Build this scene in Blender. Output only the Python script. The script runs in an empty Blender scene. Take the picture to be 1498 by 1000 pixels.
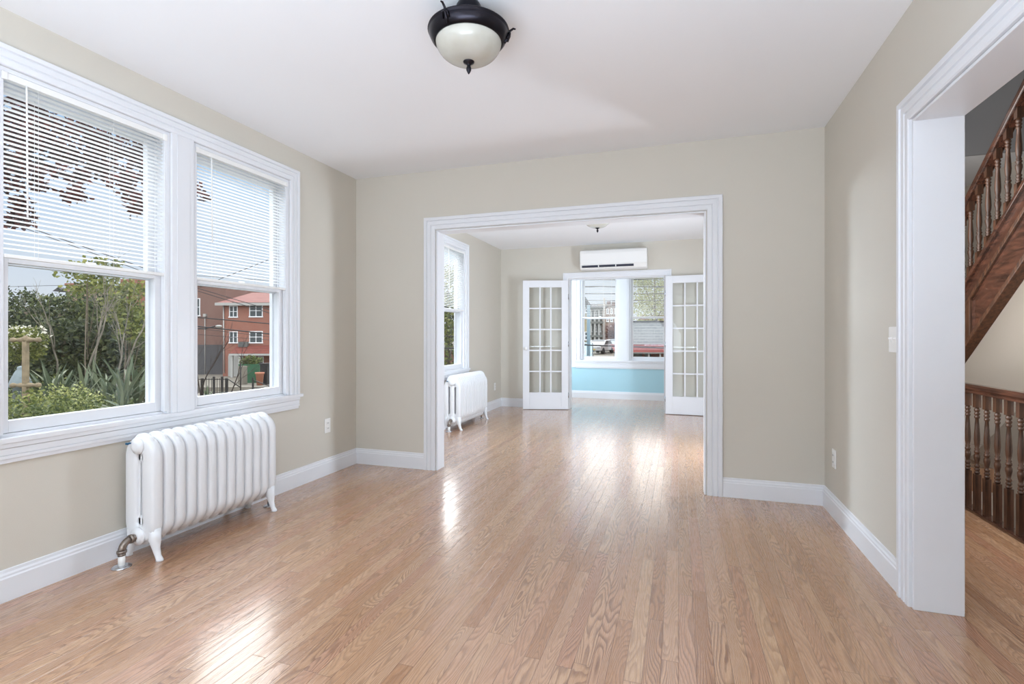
import bpy, math, random
from mathutils import Vector, Matrix
PI = math.pi
scene = bpy.context.scene
col = scene.collection

# ---------------------------------------------------------------- camera
YAW = 0.3162
FPX = 744.9
CYP = 491.55
CAMZ = 1.12
cam_data = bpy.data.cameras.new('camera')
cam_data.sensor_fit = 'HORIZONTAL'
cam_data.sensor_width = 36.0
cam_data.lens = 36.0 * FPX / 1498.0
cam_data.shift_y = -(500.0 - CYP) / 1498.0
cam_data.clip_start = 0.05
cam_data.clip_end = 600
cam = bpy.data.objects.new('camera', cam_data)
cam.location = (0, 0, CAMZ)
cam.rotation_euler = (PI / 2, 0, YAW)
col.objects.link(cam)
scene.camera = cam

# ---------------------------------------------------------------- exposure
scene.view_settings.view_transform = 'Standard'
scene.view_settings.look = 'None'
scene.view_settings.gamma = 1.0
scene.view_settings.exposure = 0.0
scene.view_settings.use_curve_mapping = False
try:
    scene.cycles.max_bounces = 12
    scene.cycles.diffuse_bounces = 6
    scene.cycles.glossy_bounces = 5
    scene.cycles.transparent_max_bounces = 24
    scene.cycles.sample_clamp_indirect = 6.0
except Exception:
    pass

# ---------------------------------------------------------------- world: pale overcast sky, brighter overhead
world = bpy.data.worlds.new('sky')
scene.world = world
world.use_nodes = True
wt = world.node_tree
for n in list(wt.nodes):
    wt.nodes.remove(n)


def wn(t, **k):
    n = wt.nodes.new(t)
    for a, b in k.items():
        setattr(n, a, b)
    return n


def wmath(op, a, b=None, c=None):
    n = wn('ShaderNodeMath', operation=op)
    for i, v in enumerate((a, b, c)):
        if v is None:
            continue
        if isinstance(v, (int, float)):
            n.inputs[i].default_value = v
        else:
            wt.links.new(v, n.inputs[i])
    return n.outputs[0]


def wrange(v, a, b, c, d, smooth=True):
    n = wn('ShaderNodeMapRange')
    n.interpolation_type = 'SMOOTHSTEP' if smooth else 'LINEAR'
    wt.links.new(v, n.inputs['Value'])
    for k, x in (('From Min', a), ('From Max', b), ('To Min', c), ('To Max', d)):
        if isinstance(x, (int, float)):
            n.inputs[k].default_value = x
        else:
            wt.links.new(x, n.inputs[k])
    return n.outputs['Result']


tc = wn('ShaderNodeTexCoord')
sp = wn('ShaderNodeSeparateXYZ')
wt.links.new(tc.outputs['Generated'], sp.inputs[0])
wx, wy, wz = sp.outputs
hyp = wmath('SQRT', wmath('ADD', wmath('MULTIPLY', wx, wx), wmath('MULTIPLY', wy, wy)))
saz = wmath('DIVIDE', wmath('MULTIPLY', wx, -1.0), wmath('MAXIMUM', hyp, 0.001))
thr = wmath('ADD', wmath('ADD', wrange(saz, .2, .42, .135, .20), 0.0), wrange(saz, .42, .62, 0.0, .17))
bright = wrange(wz, thr, wmath('ADD', thr, .10), 0.0, 1.0)
cn = wn('ShaderNodeTexNoise')
cn.inputs['Scale'].default_value = 3.0
cn.inputs['Detail'].default_value = 5.0
cmap = wn('ShaderNodeMapping')
cmap.inputs['Scale'].default_value = (1, 1, 3)
wt.links.new(tc.outputs['Generated'], cmap.inputs[0])
wt.links.new(cmap.outputs[0], cn.inputs['Vector'])
blue_f = wmath('MULTIPLY', wrange(wz, .02, .36, 0, 1, False), wrange(cn.outputs['Fac'], .35, .6, .55, 1.0))
mixc = wn('ShaderNodeMix', data_type='RGBA')
mixc.inputs[6].default_value = (.80, .84, .90, 1)
mixc.inputs[7].default_value = (.40, .64, .95, 1)
wt.links.new(blue_f, mixc.inputs[0])
mixb = wn('ShaderNodeMix', data_type='RGBA')
SKY_HIGH = 3.0
mixb.inputs[7].default_value = (SKY_HIGH * .97, SKY_HIGH * .985, SKY_HIGH, 1)
wt.links.new(bright, mixb.inputs[0])
wt.links.new(mixc.outputs[2], mixb.inputs[6])
# bright patches added to the unseen sky to strengthen glare on the floor
dotn = wn('ShaderNodeVectorMath', operation='DOT_PRODUCT')
wt.links.new(tc.outputs['Generated'], dotn.inputs[0])
dotn.inputs[1].default_value = (-.604, .507, .616)
glow = wrange(dotn.outputs['Value'], .93, .985, 0.0, 5.0)
dotm = wn('ShaderNodeVectorMath', operation='DOT_PRODUCT')
wt.links.new(tc.outputs['Generated'], dotm.inputs[0])
dotm.inputs[1].default_value = (-.386, .828, .407)
glow = wmath('ADD', glow, wrange(dotm.outputs['Value'], .975, .992, 0.0, 6.0))
addc = wn('ShaderNodeVectorMath', operation='ADD')
wt.links.new(mixb.outputs[2], addc.inputs[0])
wt.links.new(glow, addc.inputs[1])
bg = wn('ShaderNodeBackground')
bg.inputs['Strength'].default_value = 1.0
wt.links.new(addc.outputs[0], bg.inputs['Color'])
wo = wn('ShaderNodeOutputWorld')
wt.links.new(bg.outputs[0], wo.inputs['Surface'])


# ---------------------------------------------------------------- lamps
def area(name, loc, direction, sx, sy, power, color=(1, 1, 1), spread=PI):
    l = bpy.data.lights.new(name, 'AREA')
    l.shape = 'RECTANGLE'
    l.size = sx
    l.size_y = sy
    l.energy = power
    l.color = color
    l.spread = spread
    o = bpy.data.objects.new(name, l)
    o.location = loc
    o.rotation_euler = Vector(direction).to_track_quat('-Z', 'Y').to_euler()
    col.objects.link(o)
    return o


COOL_TINT = (.86, .98, 1.13)
area('fill_rear', (-1.5, -1.4, 1.5), (.22, 1, .12), 2.2, 1.8, 38, COOL_TINT)  # added fill lamp behind the camera, no window there
area('ceiling_fill_rear', (-.1, -.42, .80), (0, 0, 1), 2.2, 1.0, 108, (.83, .97, 1.16))  # added upward fill behind the camera to brighten the ceiling
area('daylight_side_windows', (-3.9, 2.2, 3.3), (1, 0, -.75), 2.4, 1.6, 50, COOL_TINT)
area('daylight_far_window', (-7.2, 8.6, 2.5), (1, -.72, -.12), 1.6, 1.4, 80, COOL_TINT, .9)
area('far_room_fill_left', (-2.40, 4.06, 1.6), (0, 1, .2), .5, 1.6, 26, COOL_TINT)  # added fill for the far room, hidden behind the back wall
area('far_room_fill_side', (.895, 5.02, 1.2), (-1, .25, .12), .5, 1.9, 100, COOL_TINT)  # added fill on the unseen right wall of the far room
area('sunroom_fill', (-2.5, 8.45, 1.4), (1, .1, 0), .9, 1.6, 34, COOL_TINT)  # added sunroom fill, out of sight left of the doorway
area('hall_fill', (1.13, 3.5, 1.5), (1, -.1, 0), 1.1, 1.8, 34, (1, .98, .97))  # added hall fill, hidden behind the right wall
area('stairwell_fill', (2.2, .35, 1.4), (.14, 1, .05), .5, 2.4, 13, (1, .98, .97), .85)  # added unseen fill that brightens the wall behind the stairs

# ---------------------------------------------------------------- materials
MATS = {}


def srgb(r, g, b):
    f = lambda c: (c / 255 / 12.92) if c / 255 <= .04045 else ((c / 255 + .055) / 1.055) ** 2.4
    return (f(r), f(g), f(b), 1)


def mat(name, color, rough=.5, metal=0.0, noise=0.0, nscale=20, bump=0.0, bscale=60, coat=0.0, spec=None):
    m = bpy.data.materials.new(name)
    m.use_nodes = True
    nt = m.node_tree
    b = nt.nodes['Principled BSDF']
    b.inputs['Base Color'].default_value = color
    b.inputs['Roughness'].default_value = rough
    b.inputs['Metallic'].default_value = metal
    b.inputs['Coat Weight'].default_value = coat
    if spec is not None:
        b.inputs['Specular IOR Level'].default_value = spec
    tcn = nt.nodes.new('ShaderNodeTexCoord')
    if noise > 0:
        n = nt.nodes.new('ShaderNodeTexNoise')
        n.inputs['Scale'].default_value = nscale
        n.inputs['Detail'].default_value = 4
        nt.links.new(tcn.outputs['Object'], n.inputs['Vector'])
        r = nt.nodes.new('ShaderNodeMapRange')
        r.inputs['From Min'].default_value = .3
        r.inputs['From Max'].default_value = .7
        r.inputs['To Min'].default_value = 1 - noise
        r.inputs['To Max'].default_value = 1 + noise
        nt.links.new(n.outputs['Fac'], r.inputs['Value'])
        v = nt.nodes.new('ShaderNodeVectorMath')
        v.operation = 'SCALE'
        v.inputs[0].default_value = color[:3]
        nt.links.new(r.outputs[0], v.inputs['Scale'])
        nt.links.new(v.outputs[0], b.inputs['Base Color'])
    if bump > 0:
        n = nt.nodes.new('ShaderNodeTexNoise')
        n.inputs['Scale'].default_value = bscale
        n.inputs['Detail'].default_value = 3
        nt.links.new(tcn.outputs['Object'], n.inputs['Vector'])
        bp = nt.nodes.new('ShaderNodeBump')
        bp.inputs['Strength'].default_value = bump
        bp.inputs['Distance'].default_value = .01
        nt.links.new(n.outputs['Fac'], bp.inputs['Height'])
        nt.links.new(bp.outputs[0], b.inputs['Normal'])
    MATS[name] = m
    return m


W = mat('white_trim', srgb(226, 228, 232), .35, noise=.01, nscale=3)
WALL = mat('beige_wall_paint', srgb(205, 200, 189), .7, noise=.012, nscale=1.5, bump=.05, bscale=300)
HALLW = mat('cream_hall_paint', srgb(214, 208, 198), .7, noise=.012, nscale=1.5)
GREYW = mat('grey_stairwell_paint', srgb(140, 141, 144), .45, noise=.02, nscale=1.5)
CEIL = mat('ceiling_paint', srgb(238, 240, 243), .8, noise=.008, nscale=1.2)
BLUE = mat('pale_blue_paint', srgb(172, 212, 224), .6, noise=.01, nscale=2)
RADW = mat('radiator_enamel', srgb(230, 232, 235), .3, noise=.01, nscale=8, bump=.08, bscale=90, coat=.2)
BLINDW = mat('blind_white', srgb(236, 236, 234), .45)
METALW = mat('plastic_white', srgb(236, 236, 234), .3)
BRONZE = mat('dark_bronze', srgb(38, 36, 42), .3, metal=.85, noise=.1, nscale=30)
STEEL = mat('old_steel', srgb(140, 130, 122), .35, metal=.9, noise=.2, nscale=60)
CHROME = mat('chrome', srgb(200, 203, 208), .15, metal=1)
BLUEMET = mat('blue_key', srgb(50, 110, 150), .3, metal=.6)
DARK = mat('dark_slot', srgb(40, 45, 62), .5)
SOCK = mat('socket_shadow', srgb(90, 90, 90), .6)
CONC = mat('concrete', srgb(118, 113, 104), .9, noise=.15, nscale=2)
ROAD = mat('asphalt', srgb(92, 93, 92), .9, noise=.12, nscale=1.5)
SOIL = mat('garden_soil', srgb(66, 66, 48), .95, noise=.4, nscale=3)
IRON = mat('black_iron', srgb(36, 36, 38), .5, metal=.3)
WIRE = mat('cable_rubber', srgb(40, 40, 44), .6)
BARK = mat('bark', srgb(112, 102, 90), .9, noise=.3, nscale=8)
PALEBARK = mat('pale_bark', srgb(128, 122, 112), .9, noise=.2, nscale=8)
DARKBARK = mat('dark_bark', srgb(62, 52, 50), .9, noise=.2, nscale=8)
STONE = mat('weathered_stone', srgb(138, 124, 102), .9, noise=.25, nscale=14)
STATUE = mat('pale_statue', srgb(128, 140, 146), .8, noise=.1, nscale=10)
GLASSD = mat('dark_window_glass', srgb(70, 78, 82), .1)
CARW = mat('white_car_paint', srgb(185, 187, 192), .2, coat=.5)
CARB = mat('blue_car_paint', srgb(150, 180, 195), .2, coat=.5)
CARG = mat('grey_car_paint', srgb(150, 160, 165), .2, coat=.5)
TYRE = mat('tyre', srgb(30, 30, 30), .8)
GREENP = mat('green_planter', srgb(40, 90, 62), .6, noise=.1, nscale=6)
TERRA = mat('terracotta', srgb(165, 110, 88), .8)
REDM = mat('red_awning', srgb(112, 42, 38), .6, noise=.05, nscale=6)
POLEB = mat('light_blue_pole', srgb(108, 132, 146), .6)
POLEW = mat('grey_pole', srgb(160, 155, 150), .8)
GARAGEW = mat('white_garage_paint', srgb(165, 165, 163), .6)


def glass_mat():
    m = bpy.data.materials.new('window_glass')
    m.use_nodes = True
    nt = m.node_tree
    for n in list(nt.nodes):
        nt.nodes.remove(n)
    t = nt.nodes.new('ShaderNodeBsdfTransparent')
    t.inputs[0].default_value = (.97, .98, .98, 1)
    g = nt.nodes.new('ShaderNodeBsdfGlossy')
    g.inputs['Roughness'].default_value = .01
    # thin-pane reflectance that is the same on both faces
    ge = nt.nodes.new('ShaderNodeNewGeometry')
    dt = nt.nodes.new('ShaderNodeVectorMath'); dt.operation = 'DOT_PRODUCT'
    nt.links.new(ge.outputs['Incoming'], dt.inputs[0]); nt.links.new(ge.outputs['Normal'], dt.inputs[1])
    def MM(op, a, b=None):
        n = nt.nodes.new('ShaderNodeMath'); n.operation = op
        for i, v in enumerate((a, b)):
            if v is None: continue
            if isinstance(v, (int, float)): n.inputs[i].default_value = v
            else: nt.links.new(v, n.inputs[i])
        return n.outputs[0]
    f0 = MM('POWER', MM('SUBTRACT', 1.0, MM('ABSOLUTE', dt.outputs['Value'])), 5.0)
    f1 = MM('ADD', MM('MULTIPLY', f0, .5), .03)
    mx = nt.nodes.new('ShaderNodeMixShader')
    o = nt.nodes.new('ShaderNodeOutputMaterial')
    nt.links.new(f1, mx.inputs[0])
    nt.links.new(t.outputs[0], mx.inputs[1])
    nt.links.new(g.outputs[0], mx.inputs[2])
    nt.links.new(mx.outputs[0], o.inputs[0])
    return m


GLASS = glass_mat()


def slat_mat():
    m = bpy.data.materials.new('blind_slat')
    m.use_nodes = True
    nt = m.node_tree
    b = nt.nodes['Principled BSDF']
    b.inputs['Base Color'].default_value = srgb(238, 238, 236)
    b.inputs['Roughness'].default_value = .5
    tr = nt.nodes.new('ShaderNodeBsdfTranslucent')
    tr.inputs[0].default_value = (.9, .9, .88, 1)
    mx = nt.nodes.new('ShaderNodeMixShader')
    mx.inputs[0].default_value = .35
    o = nt.nodes['Material Output']
    nt.links.new(b.outputs[0], mx.inputs[1])
    nt.links.new(tr.outputs[0], mx.inputs[2])
    nt.links.new(mx.outputs[0], o.inputs[0])
    return m


SLAT = slat_mat()


def dome_mat():
    m = bpy.data.materials.new('alabaster_glass')
    m.use_nodes = True
    nt = m.node_tree
    b = nt.nodes['Principled BSDF']
    b.inputs['Roughness'].default_value = .25
    b.inputs['Subsurface Weight'].default_value = .3
    b.inputs['Subsurface Radius'].default_value = (.05, .05, .04)
    tcn = nt.nodes.new('ShaderNodeTexCoord')
    n = nt.nodes.new('ShaderNodeTexNoise')
    n.inputs['Scale'].default_value = 9
    n.inputs['Detail'].default_value = 3
    nt.links.new(tcn.outputs['Object'], n.inputs['Vector'])
    r = nt.nodes.new('ShaderNodeValToRGB')
    r.color_ramp.elements[0].position = .3
    r.color_ramp.elements[0].color = srgb(176, 172, 160)
    r.color_ramp.elements[1].position = .7
    r.color_ramp.elements[1].color = srgb(192, 192, 184)
    nt.links.new(n.outputs['Fac'], r.inputs[0])
    nt.links.new(r.outputs[0], b.inputs['Base Color'])
    return m


DOME = dome_mat()


def nodes_of(m):
    nt = m.node_tree
    b = nt.nodes['Principled BSDF']

    def N(t, **k):
        n = nt.nodes.new(t)
        for a, v in k.items():
            setattr(n, a, v)
        return n

    def put(sock, v):
        if isinstance(v, (int, float)):
            sock.default_value = v
        elif isinstance(v, tuple):
            sock.default_value = v
        else:
            nt.links.new(v, sock)

    def M(op, a, b_=None, c=None):
        n = N('ShaderNodeMath', operation=op)
        for i, v in enumerate((a, b_, c)):
            if v is not None:
                put(n.inputs[i], v)
        return n.outputs[0]

    def R(v, a, b_, c, d, smooth=False):
        n = N('ShaderNodeMapRange')
        if smooth:
            n.interpolation_type = 'SMOOTHSTEP'
        put(n.inputs['Value'], v)
        put(n.inputs['From Min'], a)
        put(n.inputs['From Max'], b_)
        put(n.inputs['To Min'], c)
        put(n.inputs['To Max'], d)
        return n.outputs[0]

    def XYZ(x, y, z):
        n = N('ShaderNodeCombineXYZ')
        put(n.inputs[0], x); put(n.inputs[1], y); put(n.inputs[2], z)
        return n.outputs[0]

    def noise(vec, scale=1.0, detail=2.0, rough=.5, dist=0.0):
        n = N('ShaderNodeTexNoise')
        put(n.inputs['Vector'], vec)
        n.inputs['Scale'].default_value = scale
        n.inputs['Detail'].default_value = detail
        n.inputs['Roughness'].default_value = rough
        n.inputs['Distortion'].default_value = dist
        return n.outputs['Fac']

    def mix(f, a, b_, mode='MIX'):
        n = N('ShaderNodeMix', data_type='RGBA')
        n.blend_type = mode
        put(n.inputs[0], f)
        put(n.inputs[6], a); put(n.inputs[7], b_)
        return n.outputs[2]
    return nt, b, N, put, M, R, XYZ, noise, mix


def floor_mat():
    m = bpy.data.materials.new('oak_strip_floor')
    m.use_nodes = True
    nt, b, N, put, M, R, XYZ, noise, mix = nodes_of(m)
    tcn = N('ShaderNodeTexCoord')
    s = N('ShaderNodeSeparateXYZ')
    nt.links.new(tcn.outputs['Object'], s.inputs[0])
    x, y, z = s.outputs
    PW, PL = .057, .95
    xi = M('DIVIDE', x, PW)
    i = M('FLOOR', xi)
    fx = M('FRACT', xi)
    w1 = N('ShaderNodeTexWhiteNoise', noise_dimensions='1D')
    nt.links.new(i, w1.inputs['W'])
    yy = M('ADD', M('DIVIDE', y, PL), M('MULTIPLY', w1.outputs['Value'], 37.0))
    j = M('FLOOR', yy)
    fy = M('FRACT', yy)
    w2 = N('ShaderNodeTexWhiteNoise', noise_dimensions='2D')
    nt.links.new(XYZ(i, j, 0.0), w2.inputs['Vector'])
    rnd = w2.outputs['Value']
    sc = N('ShaderNodeSeparateXYZ')
    nt.links.new(w2.outputs['Color'], sc.inputs[0])
    r1, r2, r3 = sc.outputs
    # growth rings as height lines of a stretched noise, different for every board
    bend = noise(XYZ(M('MULTIPLY', x, 30.0), M('MULTIPLY', y, 7.0), M('MULTIPLY', rnd, 17.0)), 1.0, 2.0, .5)
    warp = noise(XYZ(M('MULTIPLY', x, 11.0), M('MULTIPLY', y, 1.5), M('MULTIPLY', rnd, 91.0)), 1.0, 1.0, .4)
    v = M('ADD', M('ADD', M('MULTIPLY', warp, R(r1, 0, 1, 14.0, 40.0)), M('MULTIPLY', bend, .7)), M('MULTIPLY', fx, R(r2, 0, 1, .5, 4.0)))
    ring = M('FRACT', v)
    line = M('MULTIPLY', R(ring, .0, .16, 0.0, 1.0, True), R(ring, .16, .75, 1.0, 0.0, True))
    pores = noise(XYZ(M('MULTIPLY', x, 520.0), M('MULTIPLY', y, 14.0), M('MULTIPLY', rnd, 7.0)), 1.0, 2.0, .6)
    streak = noise(XYZ(M('MULTIPLY', x, 60.0), M('MULTIPLY', y, 1.3), M('MULTIPLY', rnd, 31.0)), 1.0, 3.0, .6)
    ramp = N('ShaderNodeValToRGB')
    e = ramp.color_ramp.elements
    e[0].position = 0; e[0].color = srgb(176, 132, 98)
    e[1].position = 1; e[1].color = srgb(200, 164, 130)
    for p, c in ((.25, (190, 150, 116)), (.5, (198, 160, 128)), (.75, (186, 140, 112))):
        k = e.new(p); k.color = srgb(*c)
    nt.links.new(r3, ramp.inputs[0])
    c0 = mix(M('MULTIPLY', line, M('MULTIPLY', R(pores, .35, .6, .42, .95), R(r2, 0, 1, .4, 1.0))), ramp.outputs[0], srgb(112, 74, 52))
    c1 = mix(R(streak, .5, .75, 0, .35), c0, srgb(158, 116, 86))
    c1 = mix(R(pores, .52, .72, 0, .28), c1, srgb(140, 98, 72))
    kn = noise(XYZ(M('MULTIPLY', x, 16.0), M('MULTIPLY', y, 5.0), 3.0), 1.0, 2.0, .5)
    c1 = mix(R(kn, .70, .78, 0, .5), c1, srgb(120, 80, 55))
    ex = M('MINIMUM', fx, M('SUBTRACT', 1.0, fx))
    ey = M('MULTIPLY', M('MINIMUM', fy, M('SUBTRACT', 1.0, fy)), PL / PW)
    ed = M('MINIMUM', ex, ey)
    gap = R(ed, .010, .030, 1.0, 0.0)
    c2 = mix(M('MULTIPLY', gap, .65), c1, srgb(105, 68, 45))
    nt.links.new(c2, b.inputs['Base Color'])
    put(b.inputs['Roughness'], R(pores, .3, .7, .24, .32))
    b.inputs['Specular IOR Level'].default_value = .5
    b.inputs['Coat Weight'].default_value = .9
    b.inputs['Coat Roughness'].default_value = .16
    h = M('SUBTRACT', M('MULTIPLY', noise(XYZ(M('MULTIPLY', x, 14.0), M('MULTIPLY', y, 5.0), 0.0), 1.0, 2.0), .8), M('ADD', M('MULTIPLY', gap, .35), M('MULTIPLY', line, .05)))
    bp = N('ShaderNodeBump')
    bp.inputs['Strength'].default_value = .18
    bp.inputs['Distance'].default_value = .01
    nt.links.new(h, bp.inputs['Height'])
    nt.links.new(bp.outputs[0], b.inputs['Normal'])
    nt.links.new(bp.outputs[0], b.inputs['Coat Normal'])
    return m


OAK = floor_mat()


def wood_mat(name, dark, light, axis=(60, 60, 5), rough=.42, coat=.15):
    m = bpy.data.materials.new(name)
    m.use_nodes = True
    nt, b, N, put, M, R, XYZ, noise, mix = nodes_of(m)
    tcn = N('ShaderNodeTexCoord')
    mp = N('ShaderNodeMapping')
    mp.inputs['Scale'].default_value = axis
    nt.links.new(tcn.outputs['Object'], mp.inputs[0])
    n = noise(mp.outputs[0], 1.0, 4.0, .6, .6)
    n2 = noise(mp.outputs[0], 3.7, 2.0, .6)
    c = mix(R(n, .35, .65, 0, 1), dark, light)
    c = mix(R(n2, .5, .7, 0, .4), c, dark)
    nt.links.new(c, b.inputs['Base Color'])
    b.inputs['Roughness'].default_value = rough
    b.inputs['Coat Weight'].default_value = coat
    b.inputs['Coat Roughness'].default_value = .15
    return m


DWOOD = wood_mat('dark_stained_oak', srgb(42, 27, 19), srgb(84, 55, 38))
DWOODH = wood_mat('dark_stained_oak_board', srgb(44, 28, 22), srgb(82, 52, 40), (40, 6, 40), .25, .6)
MWOOD = wood_mat('warm_oak_board', srgb(120, 66, 36), srgb(168, 104, 60), (30, 5, 30), .3, .3)


def brick_mat(name, c1, c2, mortar, w=.22, h=.075, rough=.9, ms=.012):
    m = bpy.data.materials.new(name)
    m.use_nodes = True
    nt, b, N, put, M, R, XYZ, noise, mix = nodes_of(m)
    tcn = N('ShaderNodeTexCoord')
    s = N('ShaderNodeSeparateXYZ')
    nt.links.new(tcn.outputs['Object'], s.inputs[0])
    v = XYZ(M('ADD', s.outputs[0], s.outputs[1]), s.outputs[2], 0.0)
    br = N('ShaderNodeTexBrick')
    nt.links.new(v, br.inputs['Vector'])
    br.inputs['Scale'].default_value = 1.0
    br.inputs['Brick Width'].default_value = w
    br.inputs['Row Height'].default_value = h
    br.inputs['Mortar Size'].default_value = ms
    br.inputs['Color1'].default_value = c1
    br.inputs['Color2'].default_value = c2
    br.inputs['Mortar'].default_value = mortar
    n = noise(tcn.outputs['Object'], .8, 4.0)
    c = mix(R(n, .35, .7, 0, .4), br.outputs['Color'], c1)
    nt.links.new(c, b.inputs['Base Color'])
    b.inputs['Roughness'].default_value = rough
    return m


BRICK = brick_mat('red_brick', srgb(138, 82, 68), srgb(150, 94, 80), srgb(146, 118, 106))
BRICKB = brick_mat('brown_brick', srgb(114, 82, 76), srgb(126, 92, 84), srgb(124, 106, 98))
TANB = brick_mat('tan_brick', srgb(142, 120, 106), srgb(152, 130, 116), srgb(140, 124, 112))
BLOCK = brick_mat('grey_block', srgb(124, 130, 134), srgb(142, 148, 151), srgb(176, 180, 180), .42, .2, .8, .02)
ROOFR = brick_mat('red_roof_tiles', srgb(118, 58, 50), srgb(128, 70, 60), srgb(92, 44, 38), .3, .28, .7, .03)
GREYBASE = mat('grey_basement_wall', srgb(78, 78, 82), .9, noise=.1, nscale=2)
YELH = mat('yellow_siding', srgb(160, 150, 124), .8, noise=.08, nscale=3)
GREYH = mat('grey_porch_paint', srgb(116, 118, 115), .8, noise=.12, nscale=3)


def leaf_mat(name, c1, c2, c3, trans=.25):
    m = bpy.data.materials.new(name)
    m.use_nodes = True
    nt, b, N, put, M, R, XYZ, noise, mix = nodes_of(m)
    g = N('ShaderNodeNewGeometry')
    ramp = N('ShaderNodeValToRGB')
    e = ramp.color_ramp.elements
    e[0].color = c1; e[1].color = c3
    k = e.new(.5); k.color = c2
    nt.links.new(g.outputs['Random Per Island'], ramp.inputs[0])
    nt.links.new(ramp.outputs[0], b.inputs['Base Color'])
    b.inputs['Roughness'].default_value = .6
    tr = N('ShaderNodeBsdfTranslucent')
    nt.links.new(ramp.outputs[0], tr.inputs[0])
    mx = N('ShaderNodeMixShader')
    mx.inputs[0].default_value = trans
    nt.links.new(b.outputs[0], mx.inputs[1])
    nt.links.new(tr.outputs[0], mx.inputs[2])
    nt.links.new(mx.outputs[0], nt.nodes['Material Output'].inputs[0])
    return m


LDARK = leaf_mat('evergreen_leaf', srgb(38, 48, 36), srgb(62, 74, 52), srgb(98, 106, 66))
LMID = leaf_mat('mid_green_leaf', srgb(62, 76, 46), srgb(92, 106, 60), srgb(130, 138, 82))
LYEL = leaf_mat('yellow_green_leaf', srgb(74, 86, 46), srgb(112, 122, 62), srgb(158, 160, 92))
LPALE = leaf_mat('pale_spring_leaf', srgb(122, 132, 78), srgb(164, 170, 108), srgb(202, 204, 150), .35)
LRED = leaf_mat('maroon_leaf', srgb(44, 26, 30), srgb(72, 36, 38), srgb(112, 54, 50), .2)
LBLADE = leaf_mat('sword_leaf', srgb(62, 76, 60), srgb(88, 102, 80), srgb(132, 140, 116), .15)
LBURG = leaf_mat('brown_red_leaf', srgb(96, 66, 62), srgb(124, 90, 82), srgb(150, 120, 104), .2)
FLOWER = leaf_mat('white_flower', srgb(205, 200, 190), srgb(225, 222, 210), srgb(238, 236, 226), .2)


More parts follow.
